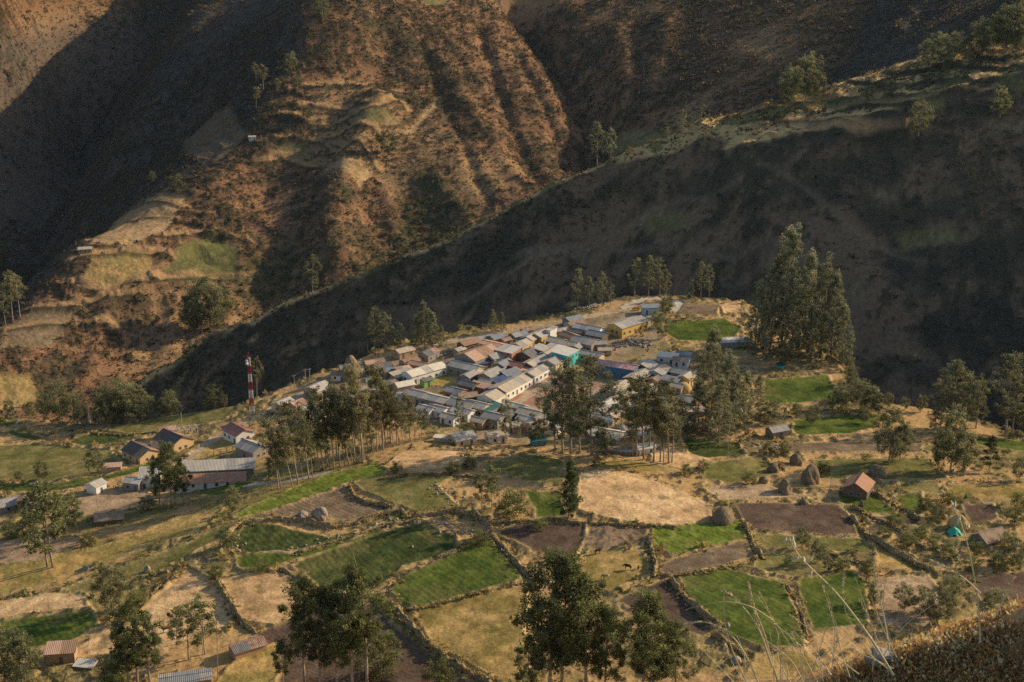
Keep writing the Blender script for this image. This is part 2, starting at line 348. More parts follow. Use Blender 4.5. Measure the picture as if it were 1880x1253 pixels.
# hills
hz_n = fbm(GX, GY, 5.5, 3, 21)
bush = sstep(.02, .2, hz_n + .5 * n1 - .05)
big = sstep(.12, .3, fbm(GX, GY, 22, 3, 23) + .4 * n1)
hill_c = mix((.275, .155, .082), (.195, .112, .063), sstep(-.3, .3, n2))
hill_c = mix(hill_c, (.32, .20, .10), sstep(.15, .4, -n1))
hill_c = mix(hill_c, (.068, .056, .032), .85 * bush)
hill_c = mix(hill_c, (.06, .058, .034), .6 * big)
Cc = np.where(HILL[..., None], hill_c, Cc)
HN += HILL * (1.2 * bush + 1.2 * big + 3.6 * np.abs(fbm(GX, GY, 60, 3, 25)) + 1.6 * n2) * np.where(REG == 1, .75, 1)
sB = (REG == 1)
# slopes turned from the sun: dark scrub, with their shade painted into it
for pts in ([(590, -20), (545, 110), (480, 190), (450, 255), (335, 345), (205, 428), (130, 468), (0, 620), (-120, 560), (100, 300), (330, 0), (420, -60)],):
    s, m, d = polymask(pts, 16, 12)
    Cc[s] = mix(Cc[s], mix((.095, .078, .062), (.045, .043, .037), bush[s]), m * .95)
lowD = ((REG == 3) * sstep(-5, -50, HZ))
Cc = mix(Cc, mix((.125, .092, .066), (.075, .062, .046), bush), .95 * lowD)  # lower far mountain: the shadow lying on it deepened in the colour
Cc = mix(Cc, mix((.085, .074, .064), (.045, .045, .038), bush), .92 * (REG == 4) * sstep(60, 130, GX))  # gorge hill's unlit face, its shade painted as darker albedo
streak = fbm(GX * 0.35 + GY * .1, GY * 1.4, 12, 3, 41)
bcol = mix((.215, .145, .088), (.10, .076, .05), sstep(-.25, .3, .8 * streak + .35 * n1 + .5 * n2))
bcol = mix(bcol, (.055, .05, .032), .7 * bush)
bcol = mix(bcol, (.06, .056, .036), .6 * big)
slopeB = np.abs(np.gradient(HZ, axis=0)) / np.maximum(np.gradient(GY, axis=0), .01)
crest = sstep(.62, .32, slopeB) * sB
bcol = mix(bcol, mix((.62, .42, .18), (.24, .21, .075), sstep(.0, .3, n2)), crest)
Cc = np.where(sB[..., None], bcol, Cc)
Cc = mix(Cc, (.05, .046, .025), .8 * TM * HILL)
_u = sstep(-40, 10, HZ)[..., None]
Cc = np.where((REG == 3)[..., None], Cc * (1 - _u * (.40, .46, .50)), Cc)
# lower ravine slopes carry scrub; the right flank's shade is put into its colour
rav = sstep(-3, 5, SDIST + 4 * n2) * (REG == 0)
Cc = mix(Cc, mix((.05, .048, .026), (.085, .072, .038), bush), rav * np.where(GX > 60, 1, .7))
HN += rav * 1.6 * bush
FID = np.full(GX.shape, -1, np.int16)
def paint_field(k, kind, dz, pts, hill=False):
    a, b, ps, fur, rough = KIND[kind]
    if hill: a, b = [tuple(.55 * q + .45 * w for q, w in zip(c, (.20, .15, .085))) for c in (a, b)]
    s, m, d = polymask(pts, 0.8 if not hill else 4, 1.1 if not hill else 4)
    x, y = GX[s], GY[s]
    n = fbm(x, y, ps, 3, 60 + k)
    c = mix(a, b, sstep(-.3, .3, n + .5 * n2[s] + .3 * n1[s]))
    c = c * (1 + .5 * np.clip(n3[s], -.5, .5))[..., None]
    if kind in ('lush', 'green', 'crop'):             # thin spots, weeds and rows
        c = mix(c, (.23, .19, .07), .38 * sstep(.18, .42, fbm(x, y, 13, 4, 40 + k)))
        c = c * (1 + .16 * np.sin((x * .83 + y * .55 + .8 * n2[s]) * 2 * math.pi / 1.9))[..., None]
    elif kind in ('olive', 'pasture', 'stubble', 'straw'):
        c = mix(c, (.12, .105, .04), .5 * sstep(.25, .45, fbm(x, y, 5, 4, 45 + k)))
    h = rough * (0.55 * n3[s] + .45 * fbm(x, y, 1.3, 2, 70 + k))
    if fur:
        ang = 0.5 + (k % 3) * .35
        w = np.sin((x * math.cos(ang) + y * math.sin(ang) + .6 * n2[s]) * 2 * math.pi / fur)
        h = h + .10 * w; c = c * (1 + .12 * w)[..., None]
    if hill: STM[s] = np.maximum(STM[s], m)
    edge = (d > -1.3) * np.exp(-((d + .1) / .75) ** 2)
    Cc[s] = mix(Cc[s], c, m)
    HN[s] = HN[s] * (1 - m) + (HZ[s] + h + dz) * m
    if not hill:
        rag = np.clip(.75 + 1.2 * fbm(x, y, 3.5, 2, 80), 0, 1.2)
        HN[s] += .45 * edge * rag
        Cc[s] = mix(Cc[s], mix((.56, .40, .19), (.32, .24, .10), sstep(-.2, .25, n3[s])), np.clip(.8 * edge * rag, 0, 1))
        FID[s] = np.where(m > .5, k, FID[s])
# town ground
TOWN = [(500, 745), (640, 672), (760, 640), (880, 620), (1040, 590), (1160, 572), (1210, 600), (1240, 660), (1290, 700), (1290, 760), (1190, 800), (1080, 815), (950, 812), (840, 806), (770, 770), (700, 760), (620, 775), (520, 780)]
s, m, d = polymask(TOWN, 6, 4)
x, y = GX[s], GY[s]
tn = fbm(x, y, 9, 3, 90)
tc = mix((.37, .275, .175), (.22, .175, .11), sstep(-.2, .25, tn))
tc = mix(tc, (.34, .26, .10), .7 * sstep(.1, .3, n2[s]))
Cc[s] = mix(Cc[s], tc, m * .9)
HN[s] = HN[s] * (1 - m * .7) + HZ[s] * m * .7
TOWNM = np.zeros_like(HZ); TOWNM[s] = m
PLAZA = [(905, 735), (960, 702), (1030, 682), (1075, 700), (1110, 705), (1060, 745), (1000, 765)]
s, m, d = polymask(PLAZA, 1, 1)
x, y = GX[s], GY[s]
ax, ay = x * .545 + y * .839, x * .839 - y * .545
beds = ((np.abs(((ax / 13) % 1) - .5) < .33) & (np.abs(((ay / 11) % 1) - .5) < .33))
pc = mix((.50, .38, .25), (.42, .22, .16), beds.astype(np.float32))
Cc[s] = mix(Cc[s], pc * (1 + .3 * n3[s])[..., None], m)
HN[s] = HN[s] * (1 - m) + HZ[s] * m
for k, (kind, dz, lab, pts) in enumerate(FIELDS):
    paint_field(k, kind, dz, pts)
HFIELDS = [('stubble', [(160, 450), (205, 415), (300, 355), (340, 360), (310, 425), (240, 455)]), ('green', [(288, 522), (340, 450), (380, 440), (440, 450), (435, 515)]), ('olive', [(495, 265), (545, 262), (575, 285), (555, 298)]),
 ('olive', [(640, 215), (700, 200), (735, 225), (680, 232)]), ('stubble', [(745, 250), (800, 185), (815, 185), (770, 240)]), ('stubble', [(585, 320), (660, 300), (690, 325), (660, 345)]), ('gold', [(150, 520), (180, 470), (290, 465), (270, 510), (170, 545)]),
 ('soil', [(330, 260), (420, 200), (450, 250), (400, 300), (340, 290)]), ('brown', [(10, 600), (60, 570), (140, 575), (90, 640), (0, 645)]), ('gold', [(0, 690), (60, 690), (90, 740), (0, 760)]), ('olive', [(770, -5), (830, -5), (825, 12), (780, 12)]),
 ('olive', [(1100, 265), (1230, 245), (1245, 252), (1120, 285)]), ('olive', [(1430, 190), (1480, 183), (1670, 185), (1660, 205), (1450, 200)]), ('stubble', [(1470, 230), (1580, 240), (1575, 252), (1480, 245)]), ('green', [(1700, 165), (1760, 140), (1770, 150), (1720, 170)]),
 ('olive', [(1680, 175), (1740, 170), (1730, 210), (1690, 200)]), ('green', [(1830, 150), (1890, 140), (1890, 165), (1840, 165)]), ('brown', [(1800, 225), (1890, 215), (1890, 250), (1830, 240)]), ('brown', [(1570, 330), (1660, 340), (1650, 370), (1600, 360)]), ('brown', [(1400, 470), (1500, 478), (1480, 510), (1400, 502)]), ('olive', [(1640, 430), (1750, 420), (1762, 452), (1660, 462)]), ('brown', [(1520, 520), (1600, 528), (1590, 560), (1520, 550)]), ('olive', [(1180, 400), (1260, 392), (1270, 420), (1190, 432)])]
for k, (kind, pts) in enumerate(HFIELDS):
    paint_field(200 + k, kind, 0, pts, True)
# narrow terraces: a scrubby edge with a strip of dry grass behind it
STRIPS = [[(540, 168), (640, 163), (760, 176), (795, 182)], [(560, 200), (640, 214), (705, 204), (740, 212)], [(520, 216), (600, 240), (700, 236), (765, 188)], [(488, 264), (540, 252), (592, 268)], [(585, 322), (660, 298), (692, 330)], [(600, 262), (690, 272), (712, 288)], [(470, 300), (520, 286), (570, 300)],
 [(165, 446), (230, 412), (312, 402)], [(140, 482), (230, 466), (300, 470)], [(112, 522), (200, 546), (292, 516)], [(60, 572), (140, 570), (272, 546)], [(300, 440), (400, 428), (452, 446)], [(290, 520), (360, 512), (440, 520)], [(20, 610), (100, 600), (200, 612)], [(230, 395), (280, 372), (330, 380)],
 [(1400, 234), (1480, 226), (1582, 242)], [(1335, 222), (1480, 190), (1640, 172), (1760, 126)], [(1560, 202), (1680, 196), (1800, 148)], [(1640, 130), (1720, 112), (1850, 92)], [(1480, 250), (1560, 256), (1660, 250)]]
for pts in STRIPS:
    lw = line_w(pts)
    s = near(lw, 16)
    x, y = GX[s], GY[s]
    d, ln = seg_dist(x + 3 * fbm(x, y, 14, 3, 51), y + 3 * fbm(x, y, 14, 3, 52), lw, vals=lw[:, 1])
    back = y > ln + 1.0
    gm = np.exp(-((d - 5.5) / 4.0) ** 2) * back * np.clip(.75 + 1.5 * fbm(x, y, 25, 2, 57), .1, 1)
    STM[s] = np.maximum(STM[s], gm)
    Cc[s] = mix(Cc[s], (.40, .25, .12), np.clip(.9 * gm, 0, 1))
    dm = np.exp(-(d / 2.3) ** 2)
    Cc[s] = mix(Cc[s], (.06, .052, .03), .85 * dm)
    HN[s] += 1.6 * dm + .8 * gm
for pts in ([(640, 640), (760, 580), (900, 520), (1050, 450), (1200, 395), (1360, 330)], [(950, 470), (1100, 462), (1300, 455), (1450, 452)], [(1400, 300), (1550, 420), (1700, 480)]):
    lw = line_w(pts)                                  # faint paths across the shaded spur
    s = near(lw, 12); x, y = GX[s], GY[s]
    d = seg_dist(x + 3 * fbm(x, y, 20, 2, 53), y + 3 * fbm(x, y, 20, 2, 54), lw)
    Cc[s] = mix(Cc[s], (.26, .19, .13), .5 * np.exp(-(d / 1.6) ** 2) * (REG[s] == 1))
    STM[s] = np.maximum(STM[s], np.exp(-(d / 2.5) ** 2) * (REG[s] == 1))
# green scrub at the foot of the terraced mountain
for pts in ([(740, 340), (800, 300), (860, 370), (880, 410), (820, 450), (760, 420)], [(640, 480), (760, 380), (820, 430), (700, 500)], [(430, 480), (530, 440), (600, 500), (560, 540), (450, 560)]):
    s, m, d = polymask(pts, 30, 20)
    Cc[s] = mix(Cc[s], (.055, .068, .026), .65 * m * sstep(-.1, .2, hz_n[s] + .3))
RID = np.full(GX.shape, -1, np.int16)
for k, (nm, wd, col, pts) in enumerate(ROADS):
    lw = hit(*np.array(pts, float).T, HZ)
    s = near(lw, wd * 2)
    x, y = GX[s], GY[s]
    d = seg_dist(x + 1.0 * fbm(x, y, 12, 2, 14), y + 1.0 * fbm(x, y, 12, 2, 15), lw)
    m = sstep(wd * .5 + .9, wd * .5 - .4, d)
    c = np.asarray(col, np.float32) * (1 + .5 * n3[s] + .25 * n2[s])[..., None]
    c = c * (1 - .25 * np.exp(-((d - wd * .22) / .35) ** 2))[..., None]
    Cc[s] = mix(Cc[s], c, m)
    HN[s] = HN[s] * (1 - m) + (HZ[s] + .05) * m
    RID[s] = np.where((m > .5) & (REG[s] == 0), k, RID[s])
# the river at the foot of the spur
HB = HZ
HZ = HN
Cc = np.clip(Cc, .008, .8).astype(np.float32)

# ------------------------------------------------------------------ materials
def new_mat(name, rough=0.9, spec=0.2):
    m = bpy.data.materials.new(name)
    m.use_nodes = True
    nt = m.node_tree
    b = nt.nodes['Principled BSDF']
    b.inputs['Roughness'].default_value = rough
    b.inputs['Specular IOR Level'].default_value = spec
    return m, nt, b
def N(nt, t, **kw):
    n = nt.nodes.new(t)
    for k, v in kw.items():
        if k in n.inputs.keys(): n.inputs[k].default_value = v
        else: setattr(n, k, v)
    return n
def ground_mat(name, bump_scale=1.1, bump=0.6, dist=0.4):
    m, nt, b = new_mat(name, 1.0, 0.05)
    at = N(nt, 'ShaderNodeVertexColor', layer_name='Col')
    geo = N(nt, 'ShaderNodeNewGeometry')
    no = N(nt, 'ShaderNodeTexNoise', Scale=bump_scale, Detail=5.0, Roughness=0.65)
    nt.links.new(geo.outputs['Position'], no.inputs['Vector'])
    mr = N(nt, 'ShaderNodeMapRange'); mr.inputs[1].default_value = .3; mr.inputs[2].default_value = .7; mr.inputs[3].default_value = .68; mr.inputs[4].default_value = 1.32
    nt.links.new(no.outputs['Fac'], mr.inputs[0])
    mx = N(nt, 'ShaderNodeMix', data_type='RGBA', blend_type='MULTIPLY'); mx.inputs[0].default_value = 1
    nt.links.new(at.outputs['Color'], mx.inputs[6]); nt.links.new(mr.outputs[0], mx.inputs[7])
    nt.links.new(mx.outputs[2], b.inputs['Base Color'])
    bp = N(nt, 'ShaderNodeBump', Strength=bump, Distance=dist)
    nt.links.new(no.outputs['Fac'], bp.inputs['Height']); nt.links.new(bp.outputs[0], b.inputs['Normal'])
    return m
M_GROUND, M_HILL = ground_mat('ground_cover'), ground_mat('hill_scrub', .35, .8, 1.2)

# ------------------------------------------------------------------ the ground as meshes split by what it is
def tag(o, label=None, cat=None, group=None, kind=None):
    for k, v in (('label', label), ('category', cat), ('group', group), ('kind', kind)):
        if v: o[k] = v
    return o
_idx = np.arange(GX.size).reshape(GX.shape)
_quad = np.stack([_idx[:-1, :-1], _idx[:-1, 1:], _idx[1:, 1:], _idx[1:, :-1]], -1)
_co = np.stack([GX.ravel(), GY.ravel(), HZ.ravel()], -1).astype(np.float32)
_gy, _gx = np.gradient(HZ, axis=0), np.gradient(HZ, axis=1)
def raw_mesh(name, co, faces, col=None, smooth=True):
    """faces: (n, 3 or 4) index array"""
    me = bpy.data.meshes.new(name)
    faces = np.asarray(faces, np.int32); k = faces.shape[1]
    me.vertices.add(len(co)); me.vertices.foreach_set('co', np.asarray(co, np.float32).ravel())
    me.loops.add(faces.size); me.loops.foreach_set('vertex_index', faces.ravel())
    me.polygons.add(len(faces))
    me.polygons.foreach_set('loop_start', np.arange(0, faces.size, k, dtype=np.int32))
    me.polygons.foreach_set('loop_total', np.full(len(faces), k, np.int32))
    me.polygons.foreach_set('use_smooth', np.full(len(faces), smooth, bool))
    if col is not None:
        ca = me.color_attributes.new('Col', 'FLOAT_COLOR', 'POINT')
        ca.data.foreach_set('color', np.c_[col, np.ones(len(col))].astype(np.float32).ravel())
    me.update(calc_edges=True)
    return me
def ground_piece(name, mask, mat):
    q = _quad[mask].reshape(-1, 4)
    if not len(q): return
    used, inv = np.unique(q, return_inverse=True)
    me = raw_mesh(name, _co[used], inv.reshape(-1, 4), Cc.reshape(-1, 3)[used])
    me.materials.append(mat)
    o = bpy.data.objects.new(name, me)
    COL.objects.link(o)
    return tag(o, kind='structure')
f0, r0, g0 = FID[:-1, :-1], RID[:-1, :-1], REG[:-1, :-1]
FNAME = {'lush': 'crop_field', 'green': 'grass_field', 'crop': 'crop_field', 'olive': 'pasture', 'pasture': 'pasture', 'gold': 'dry_grass_field', 'stubble': 'stubble_field', 'straw': 'stubble_field',
         'soil': 'ploughed_field', 'clods': 'ploughed_field', 'brown': 'ploughed_field', 'dirt': 'bare_field'}
for k, f in enumerate(FIELDS):
    ground_piece(FNAME[f[0]], (f0 == k) & (r0 < 0) & (g0 == 0), M_GROUND)
for k, r in enumerate(ROADS):
    ground_piece(r[0], r0 == k, M_GROUND)
ground_piece('ground', (f0 < 0) & (r0 < 0) & (g0 == 0), M_GROUND)
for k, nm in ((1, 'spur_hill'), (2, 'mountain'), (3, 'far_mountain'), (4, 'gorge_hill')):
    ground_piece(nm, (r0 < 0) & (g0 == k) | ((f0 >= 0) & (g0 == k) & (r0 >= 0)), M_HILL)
# ------------------------------------------------------------------ small builders
def mat_noise(name, a, b, scale=3.0, rough=0.85, spec=0.2, wave=None, bump=0.0, stretch=None, attr=False):
    """two albedos mixed by noise in object space; wave = (period, strength) of corrugation along local x"""
    m, nt, bs = new_mat(name, rough, spec)
    tc = N(nt, 'ShaderNodeTexCoord')
    src = tc.outputs['Object']
    if stretch:
        mp = N(nt, 'ShaderNodeMapping'); mp.inputs['Scale'].default_value = stretch
        nt.links.new(src, mp.inputs[0]); vec = mp.outputs[0]
    else: vec = src
    oi = N(nt, 'ShaderNodeObjectInfo')
    ad = N(nt, 'ShaderNodeVectorMath', operation='ADD')
    nt.links.new(vec, ad.inputs[0]); nt.links.new(oi.outputs['Location'], ad.inputs[1])
    no = N(nt, 'ShaderNodeTexNoise', Scale=scale, Detail=4.0, Roughness=0.65)
    nt.links.new(ad.outputs[0], no.inputs['Vector'])
    mr = N(nt, 'ShaderNodeMapRange'); mr.inputs[1].default_value = .35; mr.inputs[2].default_value = .65
    nt.links.new(no.outputs['Fac'], mr.inputs[0])
    mx = N(nt, 'ShaderNodeMix', data_type='RGBA'); mx.inputs[6].default_value = (*a, 1); mx.inputs[7].default_value = (*b, 1)
    nt.links.new(mr.outputs[0], mx.inputs[0])
    nt.links.new(mx.outputs[2], bs.inputs['Base Color'])
    if wave or bump:
        bp = N(nt, 'ShaderNodeBump', Strength=1.0, Distance=bump or .05)
        if wave:
            sx = N(nt, 'ShaderNodeSeparateXYZ'); nt.links.new(src, sx.inputs[0])
            mu = N(nt, 'ShaderNodeMath', operation='MULTIPLY'); mu.inputs[1].default_value = 6.283 / wave[0]
            nt.links.new(sx.outputs[0], mu.inputs[0])
            si = N(nt, 'ShaderNodeMath', operation='SINE'); nt.links.new(mu.outputs[0], si.inputs[0])
            nt.links.new(si.outputs[0], bp.inputs['Height']); bp.inputs['Distance'].default_value = wave[1]
        else: nt.links.new(no.outputs['Fac'], bp.inputs['Height'])
        nt.links.new(bp.outputs[0], bs.inputs['Normal'])
    return m
def foliage_mat(name, tint=1.0):
    m, nt, b = new_mat(name, .75, .15)
    at = N(nt, 'ShaderNodeVertexColor', layer_name='Col')
    oi = N(nt, 'ShaderNodeObjectInfo')
    hv = N(nt, 'ShaderNodeHueSaturation')
    mr = N(nt, 'ShaderNodeMapRange'); mr.inputs[3].default_value = .75; mr.inputs[4].default_value = 1.3
    nt.links.new(oi.outputs['Random'], mr.inputs[0]); nt.links.new(mr.outputs[0], hv.inputs['Value'])
    nt.links.new(at.outputs['Color'], hv.inputs['Color'])
    nt.links.new(hv.outputs[0], b.inputs['Base Color'])
    tr = N(nt, 'ShaderNodeBsdfTranslucent'); nt.links.new(hv.outputs[0], tr.inputs['Color'])
    ms = N(nt, 'ShaderNodeMixShader'); ms.inputs[0].default_value = .45
    out = nt.nodes['Material Output']
    nt.links.new(b.outputs[0], ms.inputs[1]); nt.links.new(tr.outputs[0], ms.inputs[2]); nt.links.new(ms.outputs[0], out.inputs[0])
    return m
M_LEAF = foliage_mat('foliage')
M_BARK = mat_noise('bark', (.46, .37, .27), (.24, .185, .13), 1.2, .9)
def link(name, me, mat=None, parent=None, loc=None):
    o = bpy.data.objects.new(name, me)
    COL.objects.link(o)
    if mat is not None and me is not None and not me.materials: me.materials.append(mat)
    if parent is not None: o.parent = parent
    if loc is not None: o.location = loc
    return o
def empty(name, loc, rz=0.0, label=None, cat=None, group=None):
    o = bpy.data.objects.new(name, None)
    COL.objects.link(o)
    o.location = loc; o.rotation_euler = (0, 0, rz); o.empty_display_size = .5
    return tag(o, label, cat, group)
class MB:
    """collects polygons, links them as one mesh"""
    def __init__(s): s.v, s.f = [], []
    def poly(s, pts):
        n = len(s.v); s.v += [tuple(p) for p in pts]; s.f.append(tuple(range(n, n + len(pts)))); return s
    def box(s, a, b):
        (x0, y0, z0), (x1, y1, z1) = a, b
        n = len(s.v)
        s.v += [(x0, y0, z0), (x1, y0, z0), (x1, y1, z0), (x0, y1, z0), (x0, y0, z1), (x1, y0, z1), (x1, y1, z1), (x0, y1, z1)]
        s.f += [tuple(n + i for i in q) for q in ((0, 3, 2, 1), (4, 5, 6, 7), (0, 1, 5, 4), (1, 2, 6, 5), (2, 3, 7, 6), (3, 0, 4, 7))]
        return s
    def tube(s, pts, rad, n=6, cap=True):
        pts = [Vector(p) for p in pts]
        base = len(s.v)
        up = Vector((0.3, 0.2, 1)).normalized()
        for i, p in enumerate(pts):
            d = (pts[min(i + 1, len(pts) - 1)] - pts[max(i - 1, 0)]).normalized()
            a = d.cross(up if abs(d.dot(up)) < .95 else Vector((1, 0, 0))).normalized(); b = d.cross(a)
            r = rad[i] if isinstance(rad, (list, tuple)) else rad
            for k in range(n):
                t = 2 * math.pi * k / n
                s.v.append(tuple(p + a * (r * math.cos(t)) + b * (r * math.sin(t))))
        for i in range(len(pts) - 1):
            for k in range(n):
                q = base + i * n
                s.f.append((q + k, q + (k + 1) % n, q + n + (k + 1) % n, q + n + k))
        if cap:
            s.f.append(tuple(base + k for k in range(n))[::-1])
            s.f.append(tuple(base + (len(pts) - 1) * n + k for k in range(n)))
        return s
    def mesh(s, name, smooth=False):
        me = bpy.data.meshes.new(name)
        me.from_pydata(s.v, [], s.f)
        if smooth: me.polygons.foreach_set('use_smooth', np.ones(len(me.polygons), bool))
        me.update()
        return me
    def build(s, name, mat, parent=None, smooth=False, loc=None):
        return link(name, s.mesh(name, smooth), mat, parent, loc)

# ------------------------------------------------------------------ trees
def leaf_mesh(name, clumps, g, size, droop=.5, tint=(.052, .060, .028)):
    """clumps: (centre, radii, leaves, shade); each leaf a small bent quad"""
    V_, C_ = [], []
    for c, r, n, sh in clumps:
        d = g.normal(size=(n, 3)); d /= np.linalg.norm(d, axis=1)[:, None]
        rad = g.random(n) ** .45
        p = np.asarray(c) + d * rad[:, None] * np.asarray(r)
        ax = g.normal(size=(n, 3)) * .8; ax[:, 2] -= droop; ax += d * .7
        ax /= np.linalg.norm(ax, axis=1)[:, None]
        bx = np.cross(ax, g.normal(size=(n, 3))); bx /= np.linalg.norm(bx, axis=1)[:, None] + 1e-6
        L = size * (.7 + .7 * g.random(n))[:, None]
        W = L * .36
        q = np.stack([p - bx * W, p + ax * L * .5 - bx * W * .7, p + ax * L, p + bx * W], 1)
        V_.append(q.reshape(-1, 3))
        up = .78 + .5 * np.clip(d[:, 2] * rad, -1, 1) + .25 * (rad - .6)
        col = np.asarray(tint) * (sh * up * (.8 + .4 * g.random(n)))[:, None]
        yel = (g.random(n) < .12)
        col[yel] *= (1.5, 1.25, .9)
        C_.append(np.repeat(col, 4, 0))
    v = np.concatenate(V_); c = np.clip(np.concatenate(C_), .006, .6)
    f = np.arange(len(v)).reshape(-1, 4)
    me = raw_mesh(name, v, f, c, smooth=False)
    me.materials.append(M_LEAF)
    return me
def tree_proto(style, seed):
    """returns trunk mesh, crown mesh, for a tree of height 1 (metres scaled later); the design height is H"""
    g = np.random.default_rng(seed)
    H = {'slender': 30, 'tall': 30, 'cone': 34, 'round': 14, 'sparse': 20, 'shrub': 4, 'near': 30, 'column': 20, 'pine': 16}[style]
    mb = MB(); cl = []
    lean = g.normal(0, .02, 2) * H
    def axis(t):
        w = math.sin(t * 3 + seed) * .012 * H
        return np.array([lean[0] * t * t + w, lean[1] * t * t + .6 * w, H * t])
    tr = {'slender': .28, 'tall': .40, 'cone': .5, 'round': .26, 'sparse': .2, 'shrub': .07, 'near': .36, 'column': .25, 'pine': .25}[style]
    top = .97 if style != 'round' else .8
    ts = np.linspace(-.03, top, 9)
    mb.tube([axis(t) for t in ts], [max(tr * (1 - .88 * max(t, 0)), .04) for t in ts], 7)
    def branch(t0, out, rise, thick):
        a = g.uniform(0, 2 * math.pi)
        p0 = axis(t0); p2 = p0 + np.array([math.cos(a) * out, math.sin(a) * out, rise])
        p1 = (p0 + p2) / 2 + np.array([0, 0, -.12 * out])
        mb.tube([p0, p1, p2], [thick, thick * .7, thick * .3], 5, False)
        return p2
    # style: crown foot, lobes, reach, lobe radius, clumps per lobe, leaves per clump, leaf length
    lo, nlobe, wid, lr, nc, nl, leaf = {'slender': (.46, 15, .095, .040, 4, 48, .44), 'tall': (.26, 28, .17, .043, 4, 52, .42), 'cone': (.08, 54, .235, .042, 4, 52, .46), 'round': (.24, 30, .37, .085, 4, 56, .34),
        'sparse': (.34, 14, .17, .044, 4, 50, .38), 'shrub': (.08, 14, .5, .18, 4, 50, .2), 'near': (.34, 34, .17, .036, 5, 72, .36), 'column': (.08, 24, .10, .05, 4, 65, .4), 'pine': (.18, 22, .27, .06, 4, 55, .4)}[style]
    ang = g.uniform(0, 6.28)
    for i in range(nlobe):
        u = (i + g.random()) / nlobe
        t = lo + (1 - lo) * u
        if style == 'cone': r = wid * (1 - u) ** .62 * g.uniform(.55, 1.15)
        elif style == 'pine': r = wid * (1 - u) ** .9
        elif style in ('round', 'shrub'): r = wid * math.sqrt(max(.05, 1 - (2 * u - 1) ** 2)) * g.uniform(.5, .95)
        elif style == 'column': r = wid * (.8 - .6 * u)
        else: r = wid * (math.sin(math.pi * (u * .80 + .16)) ** .8) * g.uniform(.35, 1.2)
        ang += 2.4 + g.normal(0, .5)
        if u > .93 and style not in ('round', 'shrub'): r *= .2
        c0 = axis(min(t, .99)) + np.array([math.cos(ang), math.sin(ang), 0]) * r * H
        sh0 = g.uniform(.75, 1.2); R0 = lr * H * g.uniform(.75, 1.3)
        for k in range(nc):
            d = g.normal(size=3); d /= np.linalg.norm(d)
            c = c0 + d * R0 * g.uniform(.3, 1.6) * (1, 1, 1.15 if style != 'pine' else .35)
            s = R0 * g.uniform(.5, 1.15)
            rad = (s, s, s * (1.2 if style in ('slender', 'sparse', 'near') else .9))
            if style == 'pine': rad = (s * 1.4, s * 1.4, s * .45)
            cl.append((c, rad, int(nl * g.uniform(.7, 1.3)), sh0 * g.uniform(.8, 1.2)))
        if style != 'shrub' and (i % 2 == 0 or style in ('near', 'sparse')):
            p0 = axis(max(t - .10, .05)); mb.tube([p0, (p0 + c0) / 2 - (0, 0, .012 * H), c0], [tr * .42 * (1.15 - t), tr * .3 * (1.15 - t), .03], 4, False)
    tint = {'slender': (.265, .255, .125), 'tall': (.27, .27, .145), 'cone': (.285, .29, .165), 'round': (.25, .255, .125), 'sparse': (.225, .24, .105), 'shrub': (.22, .23, .085), 'near': (.20, .22, .085), 'column': (.11, .15, .055), 'pine': (.12, .135, .065)}[style]
    tm = mb.mesh('trunk', True); tm.materials.append(M_BARK)
    return H, tm, leaf_mesh('crown', cl, g, leaf, .6 if style in ('slender', 'near', 'sparse', 'tall') else .25, tint)
PROTO = {}
for st, n in (('slender', 5), ('tall', 4), ('cone', 3), ('round', 4), ('sparse', 3), ('shrub', 3), ('near', 4), ('column', 1), ('pine', 2)):
    PROTO[st] = [tree_proto(st, 100 + 13 * i + len(st)) for i in range(n)]
KINDN = {'slender': 'eucalyptus_tree', 'tall': 'eucalyptus_tree', 'cone': 'eucalyptus_tree', 'near': 'eucalyptus_tree', 'round': 'broadleaf_tree', 'sparse': 'young_tree', 'shrub': 'bush', 'column': 'slim_tree', 'pine': 'pine_tree'}
TREE_N = [0]
def tree(px, py, ptop, style, label, group=None, push=0.0, lean=0.0, wide=1.0, on=None):
    p = hit([px], [py])[0]
    if on is not None:                                # stands on the crest of this hill: go down until the sight line meets it
        for k in range(30):
            p = hit([px], [py + 2 * k])[0]
            if REG[np.searchsorted(V, p[1]) - 1, np.searchsorted(U, p[0] / p[1]) - 1] == on: break
    if push:
        k = (p[1] + push) / p[1]; p = np.array([p[0] * k, p[1] + push, 0])
    p[2] = float(gz(p[0], p[1]))
    h = CAMZ + ray(px, ptop)[1] * p[1] - p[2]
    h = max(float(h), 1.0)
    TREE_N[0] += 1
    H, tm, cm = PROTO[style][TREE_N[0] % len(PROTO[style])]
    g = np.random.default_rng(TREE_N[0])
    o = empty(KINDN[style], (p[0], p[1], p[2] - .15), 0, label, 'bush' if style == 'shrub' else 'tree', group)
    s = h / H
    w = s * wide * (1.0 if h > 10 else 1.05)
    o.scale = (w, w, s)
    o.rotation_euler = (g.normal(0, .02), -lean + g.normal(0, .02), g.uniform(0, 6.28) if not lean else g.choice([0, .3, -.3]))
    link('trunk', tm, None, o); link('crown', cm, None, o)
    return o
ORD = ['first', 'second', 'third', 'fourth', 'fifth', 'sixth', 'seventh', 'eighth', 'ninth', 'tenth', 'eleventh', 'twelfth', 'thirteenth', 'fourteenth', 'fifteenth', 'sixteenth', 'seventeenth', 'eighteenth', 'nineteenth', 'twentieth']
ORD += ['twenty-' + o for o in ORD[:9]] + ['thirtieth'] + ['thirty-' + o for o in ORD[:9]]
